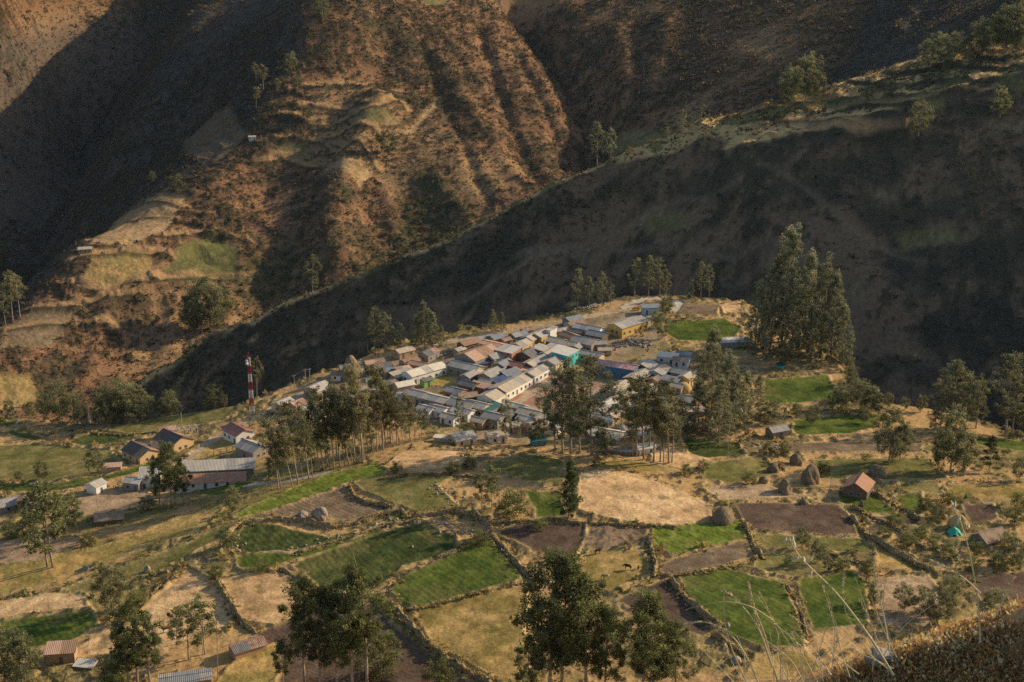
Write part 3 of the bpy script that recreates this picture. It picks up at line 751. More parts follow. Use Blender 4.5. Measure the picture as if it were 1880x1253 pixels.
def trees(spec, style, what, where, group, push=0.0, lean=0.0, wide=1.0, on=None):
    """a stand of trees, each named by its order from the left"""
    spec = sorted(spec, key=lambda q: q[0])
    n = len(spec)
    for i, q in enumerate(spec):
        st = q[3] if len(q) > 3 else style
        o = ('the left' if n > 2 else 'the left')
        lab = ('%s %s, %s from the left' % (what, where, ORD[i])) if n > 1 else '%s %s' % (what, where)
        if i == 0 and n > 1: lab = '%s %s, leftmost of them' % (what, where)
        if i == n - 1 and n > 1: lab = '%s %s, rightmost of them' % (what, where)
        tree(q[0], q[1], q[2], st, lab, group, push, lean, wide, on)
trees([(510, 900, 770), (515, 899, 800), (535, 893, 785), (545, 890, 740), (567, 881, 745), (573, 877, 790), (586, 867, 765), (593, 865, 735), (605, 862, 785), (613, 861, 730), (623, 858, 715), (632, 857, 775), (640, 855, 755),
       (647, 854, 785), (655, 851, 735), (664, 850, 672), (667, 845, 712), (675, 832, 755), (685, 836, 770), (692, 830, 730), (702, 826, 668), (707, 823, 690), (713, 820, 735), (722, 821, 745), (729, 819, 712), (733, 817, 750), (745, 815, 755), (762, 812, 732), (786, 806, 750)],
      'slender', 'slender eucalyptus', 'in the grove below town', 'slender eucalyptus grove before the town', 0, .07, 1.1)
trees([(498, 905, 842), (522, 893, 812), (555, 885, 802), (580, 872, 752), (600, 860, 712), (618, 850, 702), (636, 850, 718), (650, 845, 706), (661, 842, 742), (681, 832, 718), (697, 824, 752), (716, 818, 702), (738, 812, 742), (752, 812, 722), (774, 808, 750)],
      'slender', 'thin eucalyptus', 'in the back row of the grove below town', 'back row of the eucalyptus grove', 3, .06, 1.05)
trees([(462, 800, 765), (478, 790, 745), (488, 815, 768)], 'tall', 'dark bushy tree', 'beside the red-roofed house', 'dark trees beside the red-roofed house')
trees([(1000, 815, 712), (1020, 826, 718), (1035, 830, 688), (1050, 832, 665), (1065, 832, 700), (1089, 836, 655)], 'tall', 'tall dark eucalyptus', 'before the plaza', 'eucalyptus before the plaza', 0, .03, 1.15)
trees([(930, 812, 735), (952, 812, 765), (845, 800, 730), (905, 808, 772), (1105, 812, 770)], 'tall', 'small eucalyptus', 'at the lower edge of town', 'eucalyptus at the lower edge of town', 0, .03, .9)
trees([(862, 808, 776), (985, 814, 776), (1112, 836, 792), (1262, 802, 766), (1402, 782, 748), (1422, 774, 738), (1462, 768, 742)], 'round', 'small leafy tree', 'along the lower and right edge of town', 'small leafy trees along the edge of town')
trees([(1140, 812, 712), (1161, 839, 755), (1166, 839, 698), (1179, 844, 690), (1192, 832, 715), (1199, 848, 712), (1211, 848, 738), (1217, 848, 758), (1225, 851, 698), (1233, 849, 742), (1248, 812, 728)],
      'slender', 'eucalyptus', 'standing above the straw slope', 'eucalyptus above the straw slope', 0, .02, 1.35)
trees([(1280, 800, 700), (1290, 742, 648), (1308, 765, 608), (1320, 812, 695), (1330, 790, 655), (1347, 792, 688), (1365, 772, 682), (1390, 742, 690)], 'cone', 'dense eucalyptus', 'at the right edge of town', 'dense eucalyptus at the right edge of town', wide=.95)
tree(1376, 668, 612, 'slender', 'slim eucalyptus standing beside the long white shed roof')
trees([(1385, 640, 515), (1402, 662, 560), (1415, 640, 478), (1436, 640, 420), (1452, 655, 525), (1476, 642, 468), (1490, 662, 560), (1506, 650, 480), (1527, 656, 505), (1545, 668, 560)], 'cone', 'tall bushy eucalyptus', 'in the big clump behind town',
      'big eucalyptus clump behind town', wide=.80)
tree(1437, 675, 628, 'round', 'small round tree below the big eucalyptus clump')
trees([(675, 652, 580), (690, 655, 566), (706, 652, 574), (725, 648, 600), (736, 645, 594)], 'tall', 'eucalyptus', 'in the left clump behind the town road', 'left clump behind the town road', 2)
trees([(765, 640, 582), (780, 640, 556), (795, 640, 574), (811, 638, 600)], 'cone', 'dense eucalyptus', 'in the second clump behind the road', 'second clump behind the town road', 2)
trees([(905, 611, 570), (921, 611, 574)], 'cone', 'pale grey-green tree', 'alone behind the dirt road', 'pale pair behind the dirt road', 2)
trees([(1060, 574, 495), (1082, 570, 508), (1105, 568, 500), (1120, 568, 520)], 'tall', 'eucalyptus', 'on the ravine edge before the road bend', 'eucalyptus before the road bend', 3, 0, .85)
trees([(1165, 546, 476), (1190, 545, 469), (1210, 545, 475), (1222, 548, 500)], 'tall', 'leafy eucalyptus', 'above the pale road bend', 'eucalyptus above the pale road bend', 6, 0, 1.0)
trees([(1270, 552, 515), (1286, 552, 480), (1301, 553, 488)], 'tall', 'eucalyptus', 'behind the brown hilltop field', 'eucalyptus behind the hilltop field', 6, 0, .8)
trees([(1205, 602, 572), (1215, 622, 578), (1222, 582, 545)], 'round', 'small leafy tree', 'beside the green hilltop field', 'small trees beside the green hilltop field')
trees([(60, 775, 738), (90, 782, 720), (112, 786, 704), (140, 786, 726), (20, 766, 735)], 'round', 'broad dark tree', 'at the far left field edge', 'broad trees at the far left field edge', 8)
trees([(185, 786, 740), (202, 784, 714), (217, 786, 728), (236, 782, 704), (262, 778, 716)], 'round', 'rounded eucalyptus', 'behind the dark crop plot', 'rounded clump behind the dark crop plot', 8)
trees([(298, 772, 735), (315, 770, 720), (327, 770, 738)], 'round', 'low rounded tree', 'left of the radio tower', 'low rounded clump left of the tower', 8)
trees([(378, 760, 735), (396, 757, 709), (412, 754, 726)], 'round', 'olive tree', 'on the green edge near the tower', 'trees on the green edge near the tower', 6)
tree(473, 738, 655, 'slender', 'tall thin eucalyptus right behind the red and white tower', None, 8)
tree(522, 704, 650, 'round', 'lone round-topped tree rising from the ravine left of town', None, 14)
tree(575, 684, 640, 'sparse', 'lone wispy tree on the ravine edge left of town', None, 14)
# trees of the far slopes
tree(575, 545, 468, 'tall', 'large eucalyptus where the dark spur meets the sunny mountain')
trees([(352, 612, 552), (370, 612, 530), (386, 606, 514), (402, 596, 530)], 'round', 'shaded bushy tree', 'below the green mountain field', 'shaded clump below the green mountain field')
trees([(12, 602, 540), (25, 592, 500), (37, 585, 505)], 'slender', 'tall eucalyptus', 'at the left edge on the mountain', 'eucalyptus at the left edge of the mountain', wide=1.4)
tree(155, 432, 405, 'slender', 'tiny slim tree on the crest above the lone mountain hut', wide=1.6)
tree(4, 492, 448, 'round', 'dark round tree on the left frame edge')
trees([(470, 200, 160), (470, 152, 116), (483, 166, 118)], 'slender', 'slim tree', 'on the shaded mountain crest', 'slim trees on the shaded mountain crest', wide=1.7)
trees([(510, 162, 145), (535, 132, 97), (546, 168, 140), (592, 42, -4)], 'round', 'small crest tree', 'along the mountain shadow line', 'small trees along the mountain shadow line')
trees([(281, 338, 316), (326, 356, 322)], 'round', 'small tree', 'above the tan mountain field', 'small trees above the tan mountain field')
trees([(25, 154, 120), (45, 140, 115)], 'slender', 'tiny slim tree', 'on the far left shaded slope', 'tiny trees on the far left slope', wide=1.6)
trees([(565, 222, 196), (712, 292, 242), (636, 372, 340)], 'round', 'dark tree', 'among the mountain terraces', 'dark trees among the mountain terraces')
trees([(1097, 292, 224), (1121, 292, 236), (1150, 288, 266)], 'tall', 'grey-green tree', 'on the low end of the spur crest', 'trees on the low end of the spur crest', on=1)
trees([(1225, 252, 234), (1251, 246, 200), (1267, 246, 214), (1286, 236, 190)], 'tall', 'pale tree', 'midway up the spur crest', 'trees midway up the spur crest', on=1)
trees([(1440, 190, 160), (1453, 187, 126), (1480, 186, 105), (1496, 187, 134)], 'round', 'dark tree', 'in the clump on the spur shoulder', 'clump on the spur shoulder', on=1)
trees([(1594, 188, 158), (1686, 252, 192), (1836, 216, 165)], 'round', 'lone dark tree', 'on the sunny spur fields', 'lone trees on the sunny spur fields', on=1)
trees([(1700, 122, 76), (1721, 116, 62), (1750, 110, 62), (1776, 112, 70), (1791, 108, 46), (1812, 104, 32), (1841, 100, 18), (1861, 96, 10), (1872, 98, 36)], 'round', 'shadowy tree', 'in the wood at the top right', 'wood at the top right', on=1)
# right-hand fields
trees([(1530, 752, 720), (1546, 752, 710), (1581, 754, 703), (1600, 757, 710), (1612, 762, 726)], 'round', 'yellow-green tree', 'on the field edge by the dark ravine', 'yellow-green trees by the dark ravine')
trees([(1491, 782, 746), (1586, 778, 750)], 'round', 'small dark round tree', 'in the green field behind the stone house', 'dark round trees behind the stone house')
trees([(1715, 802, 735), (1726, 796, 690), (1745, 794, 662), (1770, 790, 688), (1792, 786, 692)], 'tall', 'large eucalyptus', 'at the right ravine edge', 'large eucalyptus at the right ravine edge', wide=1.15)
trees([(1846, 798, 655), (1857, 794, 700), (1872, 790, 720)], 'tall', 'tall eucalyptus', 'near the right frame edge', 'eucalyptus near the right frame edge', wide=1.1)
trees([(1632, 852, 752), (1652, 848, 778)], 'round', 'dark leafy tree', 'behind the orange-roofed hut', 'dark leafy pair behind the orange-roofed hut', wide=.8)
trees([(1722, 862, 792), (1745, 868, 758), (1768, 866, 790)], 'round', 'large dark bushy tree', 'in the right middle fields', 'large bushy trees in the right middle fields', wide=.75)
tree(1816, 862, 800, 'pine', 'small pine with spreading tiers in the right middle fields')
tree(1872, 882, 840, 'round', 'dark bush-like tree cut by the right frame edge below the pine')
trees([(1548, 672, 640), (1556, 690, 655), (1561, 712, 676), (1566, 735, 700), (1540, 742, 715), (1630, 752, 722), (1662, 756, 730), (1690, 760, 728), (1880, 800, 752)], 'round', 'dark bush-like tree', 'on the rim of the shaded right ravine', 'dark bushes on the right ravine rim', 1.5, 0, .9)
trees([(1545, 1048, 1028), (1592, 1052, 1030), (1622, 992, 972), (1642, 965, 942), (1666, 1004, 980), (1690, 988, 966), (1700, 938, 915), (1712, 1008, 985), (1722, 954, 930), (1738, 928, 905), (1742, 1024, 1000), (1782, 1048, 1024), (1792, 1018, 996), (1832, 1044, 1018), (1852, 1004, 980), (1862, 962, 936), (1872, 934, 908)],
      'shrub', 'dark round bush', 'among the walls at the right edge', 'dark bushes among the right edge walls', 0, 0, 1.2)
trees([(22, 986, 962), (60, 962, 940), (130, 962, 940), (228, 1142, 1118), (252, 1112, 1086), (272, 936, 914), (396, 1062, 1040), (422, 1004, 980), (482, 1048, 1028), (160, 1002, 982)], 'shrub', 'olive-green bush', 'along the banks of the left fields', 'bushes along the left field banks', 0, 0, 1.2)
trees([(832, 872, 852), (862, 862, 842), (880, 1000, 978), (992, 975, 955), (1262, 872, 854), (1292, 862, 846), (1375, 888, 868), (1440, 832, 814), (1410, 834, 816), (1510, 872, 852)], 'shrub', 'small bush', 'on the banks of the middle fields', 'bushes on the banks of the middle fields', 0, 0, 1.2)
# foreground fields
tree(1045, 950, 848, 'column', 'narrow column-shaped green tree beside the large straw field')
trees([(884, 942, 868), (903, 934, 858)], 'sparse', 'thin leafy tree', 'left of the narrow column tree', 'thin trees left of the column tree', wide=1.2)
tree(942, 952, 905, 'shrub', 'dense green bush between the thin trees and the column tree')
tree(427, 952, 894, 'round', 'small round tree at the left end of the bright green strip', wide=.7)
tree(728, 868, 850, 'shrub', 'small dark bush at the right end of the bright green strip')
trees([(296, 930, 842), (316, 928, 818), (337, 925, 850)], 'near', 'big drooping eucalyptus', 'in front of the long factory', 'drooping eucalyptus before the long factory', wide=1.3)
trees([(165, 870, 830), (180, 868, 820), (190, 884, 850)], 'tall', 'dark tree', 'behind the small white houses', 'dark trees behind the small white houses', wide=1.2)
trees([(35, 884, 866), (78, 882, 850)], 'round', 'small round tree', 'in the far left meadow', 'small trees in the far left meadow')
trees([(62, 1000, 920), (86, 1042, 905), (97, 1042, 888), (116, 990, 905), (140, 972, 905)], 'sparse', 'spindly eucalyptus', 'on the dry slope at left', 'spindly eucalyptus on the dry left slope', wide=1.5)
tree(205, 1122, 1043, 'round', 'round green tree beside the pale stubble triangle')
trees([(236, 1262, 1150), (250, 1262, 1102), (274, 1262, 1128)], 'near', 'dark eucalyptus', 'left of the grey tin roof', 'dark eucalyptus left of the grey tin roof', wide=1.25)
trees([(326, 1182, 1118), (347, 1212, 1108), (376, 1202, 1102)], 'sparse', 'thin young eucalyptus', 'on the lower stubble field', 'thin eucalyptus on the lower stubble field', wide=1.5)
trees([(12, 1262, 1160), (42, 1262, 1172)], 'round', 'dull green tree', 'in the lower left corner', 'trees in the lower left corner')
trees([(520, 1262, 1180), (562, 1262, 1064), (590, 1268, 1084), (622, 1268, 1100), (650, 1268, 1046), (672, 1262, 1056)], 'near', 'leafy eucalyptus', 'in the clump at bottom centre-left', 'eucalyptus clump at bottom centre-left', wide=1.15)
trees([(970, 1290, 1172), (1010, 1300, 1028), (1032, 1300, 1040), (1072, 1296, 1060), (1110, 1296, 1120), (1180, 1300, 1094), (1198, 1296, 1104), (1236, 1290, 1150)], 'near', 'large eucalyptus', 'in the foreground clump at bottom centre', 'eucalyptus clump at bottom centre', wide=1.15)
trees([(212, 1262, 1212), (804, 1262, 1216), (700, 1240, 1178)], 'shrub', 'leafy bush', 'on the bottom frame edge', 'bushes on the bottom frame edge')
trees([(1472, 1004, 970), (1502, 1032, 992), (1446, 1040, 1018), (1520, 1050, 1025)], 'round', 'dark bush-like tree', 'by the olive field at right', 'bushy trees by the olive field at right')
trees([(1602, 1112, 1072), (1660, 1122, 1076), (1692, 1132, 1080), (1722, 1152, 1090), (1742, 1122, 1060), (1820, 1150, 1085), (1860, 1040, 990)], 'round', 'dark shrubby tree', 'above the grassy bank at lower right', 'shrubby trees above the lower right bank')
# ------------------------------------------------------------------ houses
_mats = {}
ROOFC = {'grey': ((.44, .41, .365), (.32, .30, .27)), 'lgrey': ((.56, .51, .43), (.42, .385, .33)), 'dgrey': ((.22, .215, .21), (.15, .145, .14)), 'brown': ((.40, .26, .17), (.31, .20, .13)), 'tan': ((.60, .50, .37), (.46, .38, .28)),
         'pink': ((.62, .40, .29), (.50, .32, .23)), 'orange': ((.72, .42, .24), (.60, .34, .19)), 'blue': ((.30, .32, .34), (.22, .235, .25)), 'deepblue': ((.10, .14, .24), (.07, .10, .17)), 'cream': ((.80, .74, .58), (.68, .61, .47)), 'rust': ((.24, .11, .075), (.46, .36, .29)),
         'redwhite': ((.46, .12, .10), (.68, .55, .50)), 'white': ((.68, .64, .57), (.55, .52, .46)), 'dark': ((.13, .10, .09), (.19, .15, .125)), 'thatch': ((.42, .31, .21), (.26, .195, .13)), 'red': ((.44, .215, .165), (.36, .17, .13)), 'teal': ((.06, .17, .16), (.05, .13, .12)), 'terra': ((.50, .28, .175), (.38, .21, .13))}
WALLC = {'adobe': ((.50, .34, .20), (.39, .265, .16)), 'white': ((.83, .80, .73), (.74, .69, .60)), 'cream': ((.66, .56, .36), (.55, .45, .28)), 'yellow': ((.72, .47, .14), (.66, .42, .13)), 'brick': ((.48, .24, .14), (.40, .19, .11)), 'teal': ((.08, .56, .53), (.07, .50, .48)),
         'ltblue': ((.38, .58, .66), (.33, .50, .58)), 'grey': ((.34, .31, .27), (.26, .23, .20)), 'blue': ((.10, .24, .34), (.08, .20, .28)), 'green': ((.25, .55, .16), (.22, .46, .14)), 'pinkish': ((.56, .38, .28), (.46, .30, .22)), 'turq': ((.40, .68, .62), (.34, .58, .54)), 'dkadobe': ((.22, .155, .105), (.16, .11, .075)), 'stone': ((.33, .28, .22), (.20, .165, .13)), 'peach': ((.70, .50, .26), (.60, .42, .22))}
def roof_mat(c):
    if ('r', c) not in _mats: _mats['r', c] = mat_noise('roof_' + c, *ROOFC[c], 1.3 if c in ('rust', 'redwhite') else .8, .85, .12, wave=None if c in ('thatch',) else (.5, .025), stretch=(1, .25, 1))
    return _mats['r', c]
def wall_mat(c):
    if ('w', c) not in _mats: _mats['w', c] = mat_noise('wall_' + c, *WALLC[c], 1.1, .92, .1)
    return _mats['w', c]
M_PANE = mat_noise('dark_opening', (.035, .033, .032), (.06, .055, .05), 2, .5, .4)
M_DOOR = [mat_noise('door_%d' % i, a, b, 3, .8) for i, (a, b) in enumerate((((.20, .11, .06), (.15, .08, .05)), ((.10, .16, .20), (.08, .12, .15)), ((.16, .14, .12), (.10, .09, .08))))]
M_FRAME = mat_noise('frame_paint', (.55, .48, .38), (.45, .38, .3), 3, .8)
YAW = {'A': 57.0, 'B': -33.0}
HOUSE_N = [0]
def house(px, py, yaw, L, W, h, roof, wall, label, kind='gable', pitch=20, name='house', win=3, group=None, eave=.45, cat='house', storeys=1, chimney=False):
    HOUSE_N[0] += 1
    g = np.random.default_rng(500 + HOUSE_N[0])
    if py > 580 and py < 830 and 500 < px < 1300 and L < 21: L, W = L * .92, W * .92
    th = R(YAW.get(yaw, yaw)); rise = math.tan(R(pitch)) * W / 2 if kind == 'gable' else math.tan(R(pitch)) * W
    if kind == 'flat': rise = .25
    p = hit([px], [py], None, h + rise * .5)[0]
    ct, st = math.cos(th), math.sin(th)
    zs = [float(gz(p[0] + ct * a * L / 2 - st * b * W / 2, p[1] + st * a * L / 2 + ct * b * W / 2)) for a in (-1, 0, 1) for b in (-1, 0, 1)]
    z0 = float(np.mean(zs))
    root = empty(name, (p[0], p[1], z0), th, label, cat, group)
    l, w, dn = L / 2, W / 2, min(zs) - z0 - 1.0
    hb = h                                            # eave height on both long sides
    mb = MB()
    if kind == 'gable':
        mb.poly([(-l, -w, dn), (l, -w, dn), (l, -w, hb), (-l, -w, hb)]); mb.poly([(l, w, dn), (-l, w, dn), (-l, w, hb), (l, w, hb)])
        mb.poly([(-l, w, dn), (-l, -w, dn), (-l, -w, hb), (-l, 0, hb + rise), (-l, w, hb)]); mb.poly([(l, -w, dn), (l, w, dn), (l, w, hb), (l, 0, hb + rise), (l, -w, hb)])
    else:                                             # one slope, high side at +y
        r1 = rise
        mb.poly([(-l, -w, dn), (l, -w, dn), (l, -w, hb), (-l, -w, hb)]); mb.poly([(l, w, dn), (-l, w, dn), (-l, w, hb + r1), (l, w, hb + r1)])
        mb.poly([(-l, w, dn), (-l, -w, dn), (-l, -w, hb), (-l, w, hb + r1)]); mb.poly([(l, -w, dn), (l, w, dn), (l, w, hb + r1), (l, -w, hb)])
    mb.build('wall', wall_mat(wall), root)
    e, t = eave, .10
    rb = MB(); var = []
    def slab(a, b):                                   # a, b: eave and ridge lines as (y, z); closed slab, slightly uneven sheets
        n = max(2, int(L / 3.2))
        xs = np.linspace(-l - e, l + e, n + 1)
        for i in range(n):
            k = len(rb.v); dz = g.uniform(0, .05); var.extend([int(g.random() < .28)] * 6)
            for x in (xs[i], xs[i + 1] + .02):
                for (y, z) in (a, b):
                    rb.v.append((x, y, z + dz)); rb.v.append((x, y, z + dz - t))
            # per x: a top, a bottom, b top, b bottom
            rb.f += [(k, k + 4, k + 6, k + 2), (k + 1, k + 3, k + 7, k + 5), (k, k + 1, k + 5, k + 4), (k + 2, k + 6, k + 7, k + 3), (k, k + 2, k + 3, k + 1), (k + 4, k + 5, k + 7, k + 6)]
    sl = rise / (w if kind == 'gable' else W)
    up = .16
    if kind == 'gable':
        slab((-w - e, hb - e * sl + up), (.03, hb + rise + up)); slab((w + e, hb - e * sl + up - .01), (-.03, hb + rise + up - .01))
        rb.tube([(-l - e, 0, hb + rise + up + .03), (l + e, 0, hb + rise + up + .03)], .14, 6)
    else:
        slab((-w - e, hb - e * sl + up), (w + e, hb + rise + e * sl + up))
    ro = rb.build('roof', roof_mat(roof), root)
    alt = {'grey': 'tan', 'lgrey': 'grey', 'dgrey': 'rust', 'brown': 'pink', 'tan': 'grey', 'pink': 'brown', 'orange': 'pink', 'blue': 'grey', 'cream': 'lgrey', 'white': 'lgrey', 'dark': 'brown', 'thatch': 'thatch', 'rust': 'dgrey'}.get(roof)
    if alt:                                           # patched with sheets of another age
        ro.data.materials.append(roof_mat(alt))
        var += [0] * (len(ro.data.polygons) - len(var))
        ro.data.polygons.foreach_set('material_index', np.array(var[:len(ro.data.polygons)], np.int32))
    if chimney: MB().box((-.3, w * .3, hb + rise * .4), (.3, w * .3 + .6, hb + rise + 1.0)).build('chimney', wall_mat('brick'), ro)
    # openings on the long front (-y) and on the gable turned to the camera
    def opening(nm, x0, x1, z0_, z1_, side, mat):
        if side == 'front': o = MB().box((x0, -w - .05, z0_), (x1, -w + .05, z1_)).build(nm, mat, root)
        elif side == 'left': o = MB().box((-l - .05, x0, z0_), (-l + .05, x1, z1_)).build(nm, mat, root)
        else: o = MB().box((l - .05, x0, z0_), (l + .05, x1, z1_)).build(nm, mat, root)
        if nm == 'window':
            f = .10; m = MB()
            for (a, b, c, d) in ((x0 - f, x1 + f, z1_, z1_ + f), (x0 - f, x1 + f, z0_ - f, z0_), (x0 - f, x0, z0_, z1_), (x1, x1 + f, z0_, z1_)):
                if side == 'front': m.box((a, -w - .09, c), (b, -w + .02, d))
                elif side == 'left': m.box((-l - .09, a, c), (-l + .02, b, d))
                else: m.box((l - .02, a, c), (l + .09, b, d))
            m.build('frame', M_FRAME, o)
        return o
    if win:
        lev = [0.0] if h < 4.6 else [0.0, 2.6]
        for z in lev:
            n = max(1, min(win, int(L / 3.0)))
            xs = [-l + (i + .5) * L / n + g.uniform(-.2, .2) for i in range(n)]
            dr = int(g.integers(n)) if z == 0 else -1
            for i, x in enumerate(xs):
                if i == dr: opening('door', x - .5, x + .5, .02, 2.05, 'front', M_DOOR[int(g.integers(3))])
                else: opening('window', x - .5, x + .5, z + .95, min(z + 2.0, hb - .25), 'front', M_PANE)
        sd = 'right' if -80 < YAW.get(yaw, yaw) < 15 else 'left'
        if W > 5: opening('window', -.5 if W < 7 else -1.8, .5 if W < 7 else -.8, 1.0, min(2.0, hb - .2), sd, M_PANE)
        if W > 7: opening('window', .8, 1.8, 1.0, min(2.0, hb - .2), sd, M_PANE)
    return root
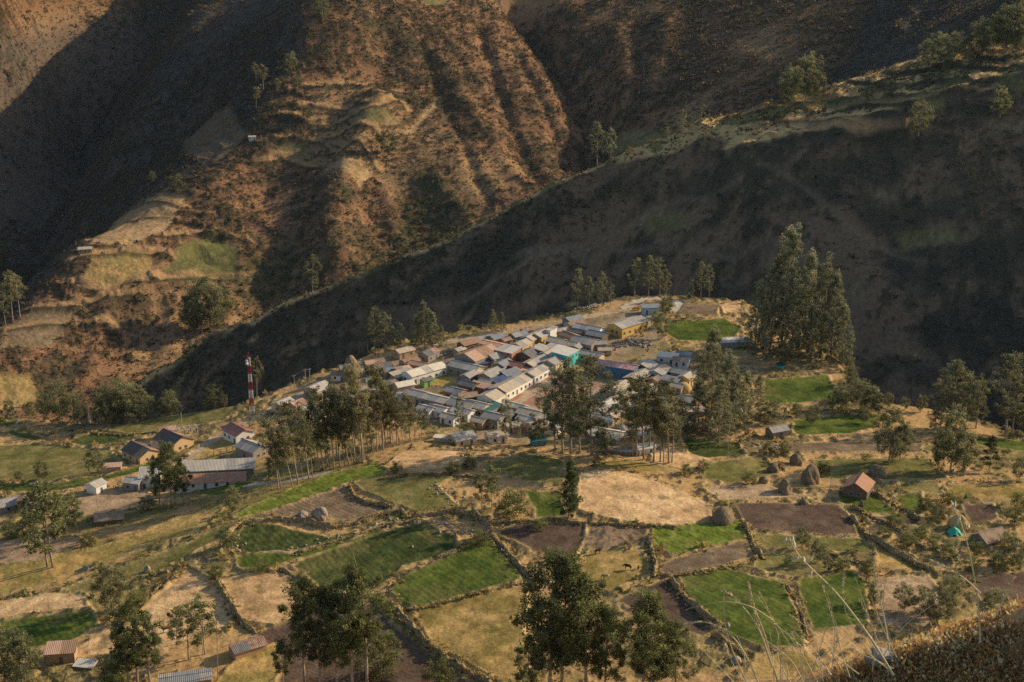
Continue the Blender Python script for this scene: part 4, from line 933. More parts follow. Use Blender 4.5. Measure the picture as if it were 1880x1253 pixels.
HS = [
 # upper left of town, along the dirt road
 (520, 737, 'A', 8, 7, 3, 'lgrey', 'cream', 'cream-walled house with light grey roof nearest the radio tower'), (583, 708, 'A', 10, 8, 3.2, 'lgrey', 'grey', 'grey gable house right of the two concrete power poles'), (568, 762, -20, 9, 6, 2.8, 'pink', 'white', 'pink-roofed house with white gable behind the grove, lower left of town'),
 (572, 750, 5, 7, 3, 2.4, 'cream', 'adobe', 'narrow cream tin annex behind the pink-roofed house with white gable', 'shed', 6), (607, 762, 20, 6, 5, 2.6, 'pink', 'adobe', 'small pink-roofed adobe house half hidden inside the grove'), (656, 722, -25, 8, 6, 2.8, 'pink', 'adobe', 'pinkish-roofed adobe house seen above the tallest grove trees'),
 (676, 710, 10, 9, 6, 2.8, 'grey', 'grey', 'grey patched-roof house touching the grove tops, right of the pinkish one'), (686, 696, 5, 6, 5, 2.8, 'lgrey', 'white', 'small pale-roofed house between the grove and the brown mound'), (741, 703, 30, 8, 6, 3.6, 'cream', 'pinkish', 'tan house with cream roof at the corner of the dry yard'),
 (645, 671, 20, 11, 5, 2.6, 'blue', 'adobe', 'bluish long low roof at the outer left end of the dirt road'), (624, 684, -10, 7, 6, 2.6, 'brown', 'white', 'brown-roofed hut at the ravine rim, leftmost upper house'), (687, 663, 25, 9, 6, 2.7, 'pink', 'adobe', 'pink-roofed house beside the road under the left tree clump'),
 (701, 669, 25, 8, 6, 2.8, 'dgrey', 'grey', 'dark grey sheet-roofed house in front of the roadside pink roof'), (721, 676, 15, 8, 6, 2.8, 'blue', 'adobe', 'blue-grey roofed house left of the pair of pink roofs'), (738, 676, 40, 7, 6, 3, 'pink', 'adobe', 'pink tiled house attached right of the blue-grey roof'),
 (752, 660, 40, 8, 6, 3, 'brown', 'adobe', 'brown-roofed house behind the orange roof near the white hall'), (768, 666, -30, 8, 5, 3, 'orange', 'adobe', 'orange-roofed low wing right behind the long white hall'), (779, 676, 42, 20, 8, 3.6, 'cream', 'white', 'long white hall with cream roof beside the dry yard', 'gable', 18, 'hall', 5),
 (738, 685, 42, 10, 5, 2.8, 'grey', 'grey', 'grey lean-to roof attached left of the long white hall', 'shed', 10), (783, 695, 40, 5, 3.5, 2.6, 'dgrey', 'green', 'tiny bright green hut in front of the white hall'), (741, 641, 40, 9, 6, 2.8, 'grey', 'adobe', 'grey house by the dirt road, below the second tree clump'),
 (787, 645, 'A', 9, 6, 3.2, 'dgrey', 'grey', 'dark grey house left of the rubble heap on the road'), (767, 720, 'B', 9, 7, 3.4, 'lgrey', 'pinkish', 'pale grey-roofed house with peach walls below the dry yard'), (800, 729, 'B', 13, 7, 3.2, 'lgrey', 'grey', 'pale-roofed house heading the row above the grove', 'gable', 16), (783, 748, 'B', 7, 6, 3, 'white', 'white', 'white-roofed low house at the left end of the lower row'),
 (805, 748, 'B', 8, 6, 3, 'lgrey', 'white', 'white-walled pale-roofed house, second in the lower row'),
 # hall quarter
 (861, 627, 40, 10, 6, 3, 'brown', 'dkadobe', 'brown-roofed adobe house touching the dirt road behind the big brown hall'), (877, 645, 50, 18, 13, 4.2, 'brown', 'grey', 'big brown-roofed market hall above the plaza', 'gable', 20, 'hall', 4), (903, 630, 'B', 10, 6, 4, 'orange', 'brick', 'orange-roofed building joined behind the big brown hall', 'gable', 12),
 (933, 641, 'B', 9, 8, 4.6, 'white', 'brick', 'two-storey red brick house with flat pale roof', 'shed', 5), (912, 617, 35, 7, 6, 3, 'blue', 'adobe', 'blue-grey roofed house below the road, behind the brick house'), (889, 622, 35, 8, 4, 2.6, 'blue', 'grey', 'low blue-grey shed by the road behind the brown hall', 'shed', 8),
 (909, 651, 45, 8, 7, 3.2, 'grey', 'peach', 'small grey-roofed house with orange front right of the brown hall'), (887, 663, 30, 9, 5, 2.4, 'deepblue', 'adobe', 'low shed with blue tarpaulin roof below the brown hall', 'shed', 8), (952, 612, 35, 8, 6, 3, 'blue', 'grey', 'bluish roofed house tucked under the road, left of the yellow house'),
 (976, 617, 'A', 9, 7, 3.2, 'grey', 'adobe', 'grey-roofed adobe house attached left of the yellow house'), (992, 611, 'A', 9, 7, 3.4, 'lgrey', 'yellow', 'bright yellow-fronted house with patched grey roof'), (957, 629, 'A', 9, 7, 3.2, 'grey', 'peach', 'grey-roofed house with orange front, next to the brick house'),
 (1013, 603, 'A', 6.5, 2.2, 5.0, 'lgrey', 'white', 'tall plain white-walled block standing below the road', 'shed', 3, 'house', 0), (1052, 583, 38, 9, 6, 3, 'blue', 'grey', 'blue-grey roofed house right on the road near its bend'), (1056, 592, 38, 9, 6, 3, 'brown', 'cream', 'brown-roofed house with cream gable in front of the roadside blue-grey roof'),
 (1081, 600, 'B', 14, 7, 3.6, 'lgrey', 'white', 'long pale-roofed building with white gable left of the yellow school'), (1097, 611, 'B', 9, 7, 3.2, 'blue', 'dkadobe', 'blue-grey roofed house below the long pale roof'), (1045, 613, -50, 8, 6, 3, 'brown', 'adobe', 'brown gable hut in the middle of the upper town'),
 (1022, 623, 'B', 8, 7, 3, 'tan', 'dkadobe', 'tan-roofed house behind the teal house'), (1043, 628, 'B', 8, 6, 3, 'tan', 'adobe', 'pale tan-roofed house behind the teal house, on its right'), (1076, 623, 'B', 11, 9, 3.4, 'grey', 'grey', 'broad grey-roofed house between the teal house and the school'), (1098, 628, 10, 7, 5, 2.8, 'grey', 'grey', 'small grey shed near the dark garden'),
 (970, 645, 'A', 9, 7, 3.2, 'dgrey', 'dkadobe', 'dark-roofed house between the brick house and the pale roofs'), (995, 639, 'A', 7, 7, 3.4, 'lgrey', 'adobe', 'pale flat-roofed house left of the teal house', 'shed', 5), (1007, 646, 'A', 7, 6, 3.2, 'grey', 'adobe', 'grey-roofed house between two pale roofs left of the teal house'), (1019, 637, 'B', 8, 5, 3.4, 'cream', 'adobe', 'cream roofed house touching the back of the teal house', 'shed', 5),
 (1038, 645, 'A', 10, 8, 5.6, 'white', 'teal', 'bright teal two-storey house with pale roof', 'shed', 4, 'house', 3), (1016, 660, 'A', 9, 8, 4.0, 'grey', 'cream', 'cream corner house with grey roof below the teal house'), (984, 660, 'A', 15, 7, 3.2, 'grey', 'dkadobe', 'long grey roof behind the first plaza row', 'gable', 18, 'house', 4),
 (989, 676, 'A', 18, 7, 3.4, 'grey', 'white', 'long white-fronted row house on the plaza, below the cream corner house', 'gable', 18, 'row_house', 6), (942, 700, 'A', 22, 8, 3.4, 'tan', 'white', 'longest white-fronted row house facing the plaza', 'gable', 18, 'row_house', 7), (902, 723, 'A', 9, 9, 3.4, 'grey', 'white', 'white-gabled house closing the lower end of the plaza row'),
 (924, 665, 'A', 8, 6, 3.4, 'blue', 'adobe', 'adobe house with blue-grey roof in the middle of the old quarter'), (856, 670, 'B', 15, 8, 3.4, 'lgrey', 'grey', 'wide pale-roofed building at the right side of the dry yard', 'gable', 18, 'hall', 4), (866, 684, 'A', 11, 5, 3, 'grey', 'grey', 'narrow grey wing below the wide pale-roofed building'),
 (899, 683, 'A', 9, 7, 3.4, 'tan', 'adobe', 'tan-roofed house with pale edge right of the narrow grey wing'), (948, 667, 'B', 9, 6, 3, 'red', 'adobe', 'dark red-roofed house behind the plaza row'), (958, 677, 30, 6, 4, 2.6, 'pink', 'adobe', 'small pink lean-to behind the plaza row', 'shed', 8), (939, 684, 35, 8, 5, 2.8, 'blue', 'grey', 'blue-grey shed behind the longest row house', 'shed', 10),
 (921, 697, 40, 9, 5, 2.6, 'deepblue', 'grey', 'blue-roofed long shed backing onto the longest row house', 'shed', 8), (861, 703, 'B', 8, 6, 3, 'dgrey', 'dkadobe', 'dark grey-roofed house above the thatched one'), (881, 707, 'B', 9, 4, 2.6, 'pink', 'adobe', 'pink low roof beside the dark grey-roofed house', 'shed', 10), (836, 715, 'B', 8, 6, 3, 'blue', 'brick', 'brick house with bluish roof at the lower edge of the yard'),
 (858, 723, 20, 8, 6, 2.8, 'thatch', 'dkadobe', 'dull brown thatch-like roof below the dark grey-roofed house'), (850, 738, 'B', 12, 8, 3.2, 'grey', 'adobe', 'grey-roofed middle house of the lower row'), (876, 741, 'B', 10, 7, 3.4, 'lgrey', 'peach', 'house with tan gable ending the lower row at the street'), (850, 752, 'B', 9, 6, 3, 'white', 'white', 'white-roofed house half behind a small eucalyptus'),
 (902, 748, 'A', 11, 4, 2.8, 'teal', 'grey', 'teal-edged long lean-to beside the street end', 'shed', 8), (907, 761, 'B', 8, 7, 3.6, 'grey', 'grey', 'grey house standing alone at the lower street corner'), (947, 743, 'B', 9, 5, 3.2, 'cream', 'peach', 'cream-roofed house with tan gable by the plaza foot'), (973, 755, 'B', 10, 7, 3.2, 'grey', 'grey', 'patched grey roof below the plaza'),
 (968, 767, 'B', 8, 5, 2.8, 'white', 'white', 'white-roofed hut below the patched grey roof'), (988, 777, 25, 8, 7, 3, 'tan', 'pinkish', 'tan-roofed house with pink walls behind the dark eucalyptus'), (996, 764, 35, 10, 5, 3, 'blue', 'grey', 'blue-grey roof behind the tan-roofed pink house'), (848, 797, 30, 9, 8, 2.8, 'lgrey', 'cream', 'pale blue-grey roofed house alone on the lower edge of town'),
 (911, 795, 25, 8, 6, 2.8, 'grey', 'white', 'pale grey roofed house lowest by the small eucalyptus'), (988, 805, 15, 5.5, 4, 2.2, 'teal', 'blue', 'dark teal shed under the trees at the town foot', 'shed', 6), (818, 803, -15, 9, 2.5, 1.6, 'cream', 'cream', 'low cream wall-like shed at the lower edge of town', 'shed', 4, 'shed', 0),
 # right quarter
 (1086, 648, 'B', 11, 5, 3, 'lgrey', 'peach', 'pale long roof with orange end right of the teal house'), (1134, 668, -27, 19, 7, 4.2, 'redwhite', 'blue', 'long blue school with red and white patched roof', 'gable', 16, 'school', 5), (1185, 667, 'A', 8, 8, 3.4, 'lgrey', 'grey', 'pale square-roofed house at the right end of the blue school'),
 (1172, 687, 'A', 13, 8, 3.4, 'tan', 'dkadobe', 'long tan-grey roof running down from the blue school', 'gable', 16, 'row_house', 4), (1133, 709, 'A', 15, 7, 3.4, 'tan', 'grey', 'lower long roof continuing the street below the blue school', 'gable', 16, 'row_house', 4), (1211, 678, 'A', 10, 7, 3.4, 'tan', 'turq', 'tan-roofed house with pale turquoise wall'),
 (1226, 653, -20, 9, 5, 3, 'cream', 'white', 'cream-roofed white house at the upper right of town', 'shed', 6), (1251, 659, -20, 7, 5, 2.8, 'pink', 'white', 'small pink-roofed house right of the cream-roofed white one'), (1257, 647, -10, 6, 5, 2.8, 'blue', 'ltblue', 'little blue-white house under the hill at the upper right'), (1256, 680, 'B', 10, 7, 3.2, 'grey', 'grey', 'grey-roofed house at the right edge of town'),
 (1262, 688, 'A', 8, 6, 3.2, 'tan', 'peach', 'tan-roofed house in front of the right-edge grey roof'), (1230, 696, 'B', 8, 5, 2.8, 'blue', 'grey', 'bluish shed left of the right-edge tan roof', 'shed', 8), (1266, 731, 'B', 8, 7, 4.2, 'lgrey', 'brick', 'brick and blue two-storey house low at the right edge'), (1122, 735, 'A', 10, 5, 3, 'white', 'grey', 'white-edged roof at the lower street below the long roofs'),
 (1107, 747, 'A', 9, 5, 3, 'grey', 'grey', 'grey roof beside the white-edged one, lower street'), (1096, 740, 'B', 7, 5, 2.8, 'lgrey', 'grey', 'small pale roof left of the lower street'), (1103, 764, 'B', 10, 6, 3, 'lgrey', 'grey', 'pale roof just right of the tall dark eucalyptus'), (1111, 792, -25, 13, 9, 3.4, 'cream', 'grey', 'large barn with cream and grey roof below the right quarter', 'gable', 18, 'barn', 3),
 (1208, 738, 20, 8, 6, 3.2, 'ltg' if False else 'lgrey', 'ltblue', 'light blue house glimpsed among the right eucalyptus'), (1134, 825, -10, 11, 3, 1.6, 'dgrey', 'stone', 'low brown-grey roof at the foot of the right eucalyptus', 'shed', 6, 'shed', 0), (1184, 818, 20, 7, 5, 2.6, 'white', 'white', 'white shed behind the eucalyptus trunks above the straw slope'),
 (1160, 781, 20, 8, 6, 3, 'lgrey', 'white', 'pale house behind the right eucalyptus crowns'), (1181, 791, 25, 7, 5, 2.8, 'white', 'cream', 'small white-roofed house beside the pale one behind the crowns'), (1246, 770, -10, 8, 5, 3, 'cream', 'cream', 'cream house right of the eucalyptus above the straw slope'), (1269, 775, -10, 6, 5, 2.8, 'tan', 'brick', 'brick hut beside the cream house at the right edge'),
 (1150, 741, 30, 8, 6, 3, 'grey', 'grey', 'grey roof peeping out behind the right eucalyptus'), (1276, 752, 5, 9, 4, 2.2, 'cream', 'adobe', 'cream tarpaulin-roofed shed under the dense right trees', 'shed', 6, 'shed', 0), (1153, 590, 43, 19, 10, 4.0, 'lgrey', 'yellow', 'large yellow school with pale grey roof by the road bend', 'gable', 14, 'school', 6),
 (1194, 562, 5, 8, 5, 3.2, 'blue', 'ltblue', 'pale blue block below the road bend', 'flat'), (1349, 625, 8, 13, 5, 2.6, 'white', 'grey', 'long white shed roof at the shaded field edge', 'shed', 6, 'shed', 0),
 # left hamlet
 (318, 800, -42, 12, 10, 3.4, 'dark', 'peach', 'dark brown-roofed house with yellow gable by the timber frame', 'gable', 26), (258, 823, -42, 12, 9, 3.0, 'dark', 'peach', 'dark brown-roofed house with yellow gable beside the parked car', 'gable', 26), (307, 786, 20, 6, 5, 3, 'pink', 'white', 'small pink-roofed house behind the yellow-gabled pair'),
 (292, 818, 20, 5, 4, 2.6, 'dark', 'white', 'tiny white-walled lean-to between the yellow-gabled houses', 'shed', 12), (437, 787, -48, 10, 8, 3.2, 'red', 'white', 'red-roofed house with white gable beside the dirt road', 'gable', 24), (463, 817, -40, 10, 8, 3.4, 'grey', 'grey', 'grey-brown barn above the factory', 'gable', 22, 'barn', 1),
 (397, 855, 7, 27, 6, 4.2, 'lgrey', 'stone', 'long factory with pale corrugated roof', 'shed', 12, 'factory', 7), (387, 879, 7, 24, 4.4, 2.4, 'terra', 'white', 'long low porch with terracotta roof before the factory', 'shed', 16, 'porch', 6), (275, 868, 7, 7, 6, 4.4, 'lgrey', 'white', 'pale tall block at the left end of the factory', 'shed', 14),
 (246, 879, -15, 6, 5, 3.2, 'white', 'grey', 'small white-sided house next to the factory block'), (176, 885, 60, 5, 5, 3.0, 'lgrey', 'white', 'lone small white house in the green strip'), (207, 855, 10, 6, 3, 2.0, 'pink', 'pinkish', 'low pinkish ruin behind the dark trees', 'shed', 5, 'shed', 0), (10, 917, 30, 9, 7, 2.6, 'grey', 'grey', 'grey-roofed hut cut by the left frame edge'),
 (59, 914, 5, 9, 6, 2.6, 'rust', 'pinkish', 'rust-streaked roof house near the left frame edge'), (200, 946, 15, 9, 6, 1.6, 'thatch', 'dkadobe', 'sagging dark thatched hut on the dry left slope', 'gable', 24, 'hut', 0),
 (112, 1188, 8, 7.5, 5, 3.2, 'brown', 'adobe', 'tall adobe hut with brown roof in the lower left', 'shed', 8, 'hut', 1), (454, 1182, 33, 9, 5, 2.2, 'rust', 'adobe', 'rusty tin-roofed hut at the lower left field corner', 'gable', 18, 'hut', 0), (340, 1240, 15, 13, 5, 2.0, 'blue', 'adobe', 'long grey tin roof on the bottom frame edge', 'gable', 12, 'shed', 0), (157, 1219, -10, 5, 3, .7, 'white', 'adobe', 'white tin sheet lying low beside the tall adobe hut', 'flat', 3, 'sheet_roof', 0),
 # right hand fields
 (1427, 785, 25, 7, 5, 2.8, 'grey', 'stone', 'stone hut with grey roof at the right meadow edge', 'gable', 24, 'hut', 1), (1577, 884, 62, 9, 8, 3.2, 'terra', 'dkadobe', 'adobe hut with orange tiled roof beside the haystacks', 'gable', 30, 'hut', 1), (1818, 979, 28, 9, 6.5, 1.8, 'thatch', 'stone', 'thatched hut with dark openings behind the green tarpaulin', 'gable', 30, 'hut', 2),
 (463, 251, 10, 7, 5, 3, 'white', 'white', 'tiny white-roofed house high on the mountain crest'), (156, 455, 15, 11, 7, 3, 'lgrey', 'adobe', 'lone tin-roofed hut on the left mountain shoulder'),
 (655, 680, 20, 6, 4, 2.4, 'tan', 'adobe', 'little tan-roofed adobe hut between the bluish end roof and the mound'), (716, 700, 25, 6, 5, 2.6, 'dgrey', 'adobe', 'dark little roof left of the tan house at the dry yard corner'), (760, 690, 40, 5, 4, 2.5, 'rust', 'adobe', 'rust-streaked shed squeezed against the long white hall'), (733, 722, 15, 7, 5, 2.6, 'grey', 'white', 'small grey roof behind the right end of the grove'),
 (843, 640, 45, 5, 4, 2.4, 'tan', 'adobe', 'tiny tan shed between the rubble heap and the brown hall'), (930, 622, 35, 5, 4, 2.6, 'rust', 'adobe', 'rusty little roof behind the two-storey brick house'), (968, 604, 35, 6, 4, 2.6, 'dgrey', 'adobe', 'dark shed hard under the road, above the yellow-fronted house'), (1032, 604, 30, 6, 4, 2.6, 'grey', 'adobe', 'grey shed right of the plain white-walled block'),
 (1060, 607, 'B', 6, 4, 2.6, 'rust', 'adobe', 'rusty shed between the brown gable hut and the long pale roof'), (1060, 634, 'A', 6, 5, 2.8, 'grey', 'adobe', 'small grey roof right behind the teal house corner'), (1110, 640, 5, 6, 4, 2.4, 'tan', 'adobe', 'tan shed beside the dark garden'), (975, 651, 'A', 6, 4, 2.6, 'rust', 'adobe', 'rust-coloured lean-to behind the long grey plaza roof'),
 (912, 676, 'A', 6, 5, 2.8, 'grey', 'adobe', 'small grey house between two adobe gables in the old quarter'), (893, 698, 'B', 6, 4, 2.6, 'tan', 'adobe', 'tan shed in the rubble court of the old quarter'), (905, 710, 'A', 7, 4, 2.6, 'dgrey', 'adobe', 'dark lean-to behind the white-gabled end house'), (842, 728, 'B', 6, 4, 2.5, 'tan', 'adobe', 'little tan roof behind the lower row'),
 (826, 762, 'B', 7, 5, 2.8, 'grey', 'white', 'grey-roofed hut in the shade before the lower row'), (880, 770, 'B', 6, 5, 2.6, 'tan', 'adobe', 'tan hut in the shade left of the lone grey corner house'), (930, 760, 'A', 7, 5, 2.8, 'dgrey', 'grey', 'dark roof across the street from the lone grey corner house'), (940, 778, 25, 7, 5, 2.6, 'grey', 'pinkish', 'grey-roofed pinkish hut low behind two small eucalyptus'),
 (1018, 782, 'A', 7, 5, 2.6, 'lgrey', 'white', 'pale roof between the dark eucalyptus crowns'), (1075, 770, 'B', 7, 5, 2.8, 'grey', 'grey', 'grey roof left of the tall dark eucalyptus trunk'), (1128, 758, 'A', 7, 5, 2.8, 'tan', 'adobe', 'tan roof right of the lower street'), (1152, 722, 'A', 8, 5, 3, 'grey', 'grey', 'grey roof right of the lower long street roof'),
 (1190, 712, 'A', 8, 5, 2.8, 'lgrey', 'white', 'pale roof behind the crown of the right eucalyptus'), (1205, 693, 'A', 7, 5, 2.8, 'rust', 'brick', 'small brick house under the tan roof with turquoise wall'), (1242, 706, 'B', 7, 5, 2.8, 'grey', 'adobe', 'grey roof left of the golden straw heap'), (1235, 745, 15, 7, 5, 2.8, 'tan', 'adobe', 'tan roof left of the brick and blue two-storey house'),
 (1206, 760, 20, 6, 5, 2.6, 'grey', 'cream', 'grey-roofed cream hut low among the right eucalyptus'), (1215, 668, 'B', 6, 5, 2.8, 'dgrey', 'adobe', 'dark roof under the cream-roofed white house'),
 (640, 738, 20, 8, 6, 2.8, 'grey', 'adobe', 'grey roof glimpsed through the middle of the grove'), (692, 748, 25, 8, 6, 2.8, 'pink', 'adobe', 'pink roof glimpsed between the right grove trunks'), (612, 727, 20, 8, 6, 2.8, 'lgrey', 'white', 'pale roof behind the upper crowns of the grove'), (668, 742, 20, 6, 5, 2.6, 'lgrey', 'cream', 'small cream house between grove crowns left of the pink roof'), (545, 738, 'A', 7, 5, 2.8, 'pink', 'adobe', 'pink roof right below the light grey house nearest the tower'),
 (1433, 670, 10, 3, 2, 1.2, 'teal', 'teal', 'bright green box shed on the shaded right plateau', 'flat', 3, 'shed', 0)]
for q in HS:
    q = list(q)
    kw = {}
    for k, v in zip(('kind', 'pitch', 'name', 'win'), q[9:]): kw[k] = v
    nm = kw.get('name', 'house')
    kw['cat'] = nm.replace('_', ' ')
    house(*q[:9], **kw)
# ------------------------------------------------------------------ field walls: earth and stone banks with a grassy top
def bank_mat(name, a, b, c):
    m = mat_noise(name, a, b, 1.3, .95, .05, bump=.15)
    return m
M_WALL = bank_mat('wall_bank', (.48, .355, .19), (.17, .13, .07), 0)
WALLS = [([(902, 983), (922, 1006), (945, 1035), (965, 1055), (983, 1068)], 2.6, 'earth wall between the green triangle field and the ploughed field'), ([(1562, 948), (1590, 985), (1640, 1015), (1700, 1044), (1730, 1058)], 2.2, 'long stone wall running down right of the dark ploughed field'),
 ([(1230, 1063), (1262, 1103), (1300, 1138), (1322, 1152)], 1.9, 'wall between the small ploughed field and the large green field'), ([(700, 1094), (735, 1132), (765, 1165), (795, 1196), (850, 1228), (905, 1258)], 2.6, 'long wall dividing the dark ploughed field from the yellow pasture'),
 ([(641, 893), (652, 914), (678, 926), (705, 930), (722, 934)], 1.6, 'curved grassy wall right of the boulder field'), ([(802, 1027), (825, 1020), (845, 1010), (868, 992), (884, 984)], 1.5, 'curved stone wall between the dark crop and the green triangle'),
 ([(396, 1070), (415, 1095), (430, 1122), (444, 1146), (470, 1165)], 1.8, 'wall between the two stubble fields at lower left'), ([(455, 962), (500, 955), (545, 957), (590, 968), (620, 970)], 2.2, 'dark earth bank below the boulder field'), ([(622, 969), (660, 958), (700, 948), (730, 940), (748, 950)], 1.6, 'tan bank continuing right of the boulder field'),
 ([(755, 950), (800, 945), (850, 943), (880, 952), (902, 975)], 2.4, 'broad grassy bank above the dark crop field'), ([(1442, 1074), (1466, 1104), (1474, 1140), (1482, 1176)], 1.6, 'wall between the two green fields at right'), ([(1366, 960), (1378, 985), (1384, 1010), (1402, 1028)], 2.0, 'short wall right of the bright green field'),
 ([(1190, 985), (1197, 1010), (1204, 1040), (1200, 1060)], 2.0, 'grassy wall right of the cow pasture'), ([(1310, 1166), (1340, 1186), (1372, 1212)], 1.8, 'short wall below the large green field at right'), ([(416, 988), (428, 972), (446, 958)], 2.4, 'short reddish bank left of the green crops'),
 ([(512, 1046), (535, 1058), (562, 1074)], 2.0, 'short dark wall at the left tip of the dark crop'), ([(906, 964), (955, 958), (1010, 957), (1060, 962), (1120, 964), (1190, 967), (1245, 970)], 1.1, 'low wall along the top of the ploughed fields'),
 ([(545, 1016), (600, 1002), (650, 985), (700, 970), (745, 962), (775, 955)], 1.1, 'pinkish stone row above the dark crop field'), ([(1210, 1060), (1260, 1055), (1300, 1050), (1345, 1040), (1390, 1028)], 1.1, 'low wall along the top of the large green field'),
 ([(335, 1040), (300, 1068), (270, 1100), (250, 1115)], 1.4, 'wall along the upper edge of the stubble triangle'), ([(1495, 1005), (1545, 1030), (1600, 1040)], 1.0, 'low bank under the olive field at right'), ([(1560, 930), (1600, 950), (1650, 975), (1700, 1010)], 1.3, 'second stone wall right of the long one'),
 ([(715, 1122), (770, 1120), (850, 1098), (960, 1072)], .8, 'low grassy edge above the yellow pasture'), ([(1600, 905), (1650, 930), (1690, 955)], 1.4, 'bank right of the small green field by the orange-roofed hut'), ([(700, 880), (760, 872), (838, 876), (900, 880)], .9, 'stone row above the olive field'),
 ([(130, 790), (220, 800), (300, 796)], .8, 'low wall above the dark crop plot at left')]
def along(pts, step):
    p = np.asarray(pts, float)
    seg = np.hypot(*np.diff(p[:, :2], axis=0).T); s = np.r_[0, np.cumsum(seg)]
    n = max(int(s[-1] / step), 2); q = np.linspace(0, s[-1], n + 1)
    out = np.stack([np.interp(q, s, p[:, i]) for i in range(2)], 1)
    if n > 6:
        k = np.array([.25, .5, .25])
        for _ in range(3): out[1:-1] = np.stack([np.convolve(out[:, i], k, 'valid') for i in range(2)], 1)
    return out
def bank(pts, hgt, label):
    hgt *= .72
    w = along(hit(*np.array(pts, float).T), .8)
    n = len(w)
    tan = np.gradient(w, axis=0); tan /= np.linalg.norm(tan, axis=1)[:, None] + 1e-9
    nor = np.c_[tan[:, 1], -tan[:, 0]]
    prof = [(-1.15, -.6), (-.95, .22), (-.72, .70), (-.30, .98), (.15, 1.0), (.55, .72), (.85, .25), (1.15, -.6)]
    o0 = np.array([w[0, 0], w[0, 1], float(gz(*w[0]))])
    v = np.zeros((n, len(prof), 3)); i = np.arange(n)
    for j, (a, b) in enumerate(prof):
        wob = .35 * fbm(i * .8, np.full(n, 7.3 * j), 2.2, 3, 301) * hgt
        a_ = a * hgt * .42 + wob * .8
        x, y = w[:, 0] + nor[:, 0] * a_, w[:, 1] + nor[:, 1] * a_
        lump = np.clip(.9 + .6 * fbm(i * .8, np.full(n, 3.1 * j + hgt), 2.2, 3, 302) + 1.1 * fbm(i * .8, np.full(n, hgt * 9.0), 11, 2, 303), .12, 1.7)
        endf = np.clip(np.minimum(i, n - 1 - i) / 2.5, .15, 1)
        z = gz(x, y) * .35 + gz(w[:, 0], w[:, 1]) * .65 + b * hgt * np.where(b > 0, lump * endf, 1)
        v[:, j] = np.c_[x, y, z]
    m = len(prof)
    f = [(r * m + j, r * m + j + 1, (r + 1) * m + j + 1, (r + 1) * m + j) for r in range(n - 1) for j in range(m - 1)]
    me = raw_mesh('field_wall', v.reshape(-1, 3) - o0, np.array(f)[:, ::-1], None, True)
    ob = link('field_wall', me, M_WALL, None, tuple(o0))
    return tag(ob, label, 'field wall')
for q in WALLS: bank(*q)

# ------------------------------------------------------------------ loose cover nobody could count: scrub, grass tufts, rubble
def scatter_mesh(name, pos, size, g, per, leaf, cols, flat=.7, mat=None, label=None, up=0.0):
    n = len(pos)
    d = g.normal(size=(n, per, 3)); d /= np.linalg.norm(d, axis=2)[..., None]
    d[..., 2] = np.abs(d[..., 2])
    rad = g.random((n, per, 1)) ** .4
    p = pos[:, None, :] + d * rad * size[:, None, None] * np.array([1, 1, flat])
    ax = g.normal(size=(n, per, 3)) + d * .8; ax[..., 2] += up; ax /= np.linalg.norm(ax, axis=2)[..., None]
    bx = np.cross(ax, g.normal(size=(n, per, 3))); bx /= np.linalg.norm(bx, axis=2)[..., None] + 1e-6
    L = leaf * size[:, None, None] * (.7 + .6 * g.random((n, per, 1)))
    wdt = L * (.4 if up < 1 else   .10 if up < 2 else .012)
    v = np.stack([p - bx * wdt, p + ax * L * .5 - bx * wdt * .7, p + ax * L, p + bx * wdt], 2).reshape(-1, 3)
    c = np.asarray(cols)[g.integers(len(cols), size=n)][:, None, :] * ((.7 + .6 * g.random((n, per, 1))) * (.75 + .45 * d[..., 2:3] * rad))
    c = np.repeat(c.reshape(-1, 3), 4, 0)
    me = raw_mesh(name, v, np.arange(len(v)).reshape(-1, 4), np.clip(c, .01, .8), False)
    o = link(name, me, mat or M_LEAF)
    return tag(o, kind='stuff', label=label)
g = np.random.default_rng(77)
def in_view(n, y0, y1, g, f=.43):
    y = np.sqrt(g.random(n) * (y1 * y1 - y0 * y0) + y0 * y0)
    x = (g.random(n) * 2 - 1) * f * y
    return x, y
def cell(F, x, y):
    return F[np.clip(np.searchsorted(V, y) - 1, 0, len(V) - 2), np.clip(np.searchsorted(U, x / y) - 1, 0, len(U) - 2)]
(xa, ya), (xb, yb), (xc, yc) = in_view(260000, 930, 1750, g), in_view(60000, 1750, 2600, g), in_view(160000, 1900, 2600, g)
kc = xc < -.2 * yc
x, y = np.r_[xa, xb, xc[kc]], np.r_[ya, yb, yc[kc]]
rg, b_ = cell(REG, x, y), cell(sstep(-.15, .2, hz_n + .6 * n1), x, y)
k = (rg > 0) & (g.random(len(x)) < np.where(rg == 1, .25 + .4 * b_, .25 + .6 * b_)) & (g.random(len(x)) > 1.1 * cell(STM, x, y))
x, y = x[k], y[k]
scatter_mesh('mountain_scrub', np.c_[x, y, gz(x, y) - .15], g.uniform(.55, 1.5, len(x)) * (1 + 1.0 * (g.random(len(x)) < .08)) * np.maximum(1, y / 1350), g, 5, .95, [(.105, .085, .046), (.13, .098, .052), (.09, .084, .042), (.185, .13, .07), (.15, .105, .056)], .8, None, 'low dry scrub dotting the mountain slopes')
x, y = in_view(16000, 690, 1000, g)
rg = cell(REG, x, y)
k = (rg == 1) & (g.random(len(x)) < .12 + .5 * cell(sstep(0, .3, fbm(GX, GY, 45, 3, 91)), x, y)) & (cell(STM, x, y) < .3)
x, y = x[k], y[k]
scatter_mesh('ravine_scrub', np.c_[x, y, gz(x, y) - .3], g.uniform(1.1, 2.6, len(x)), g, 12, .55, [(.10, .095, .052), (.085, .09, .05), (.13, .11, .06)], .85, None, 'dark bushes scattered over the shaded spur slope')
x, y = in_view(30000, 290, 720, g)
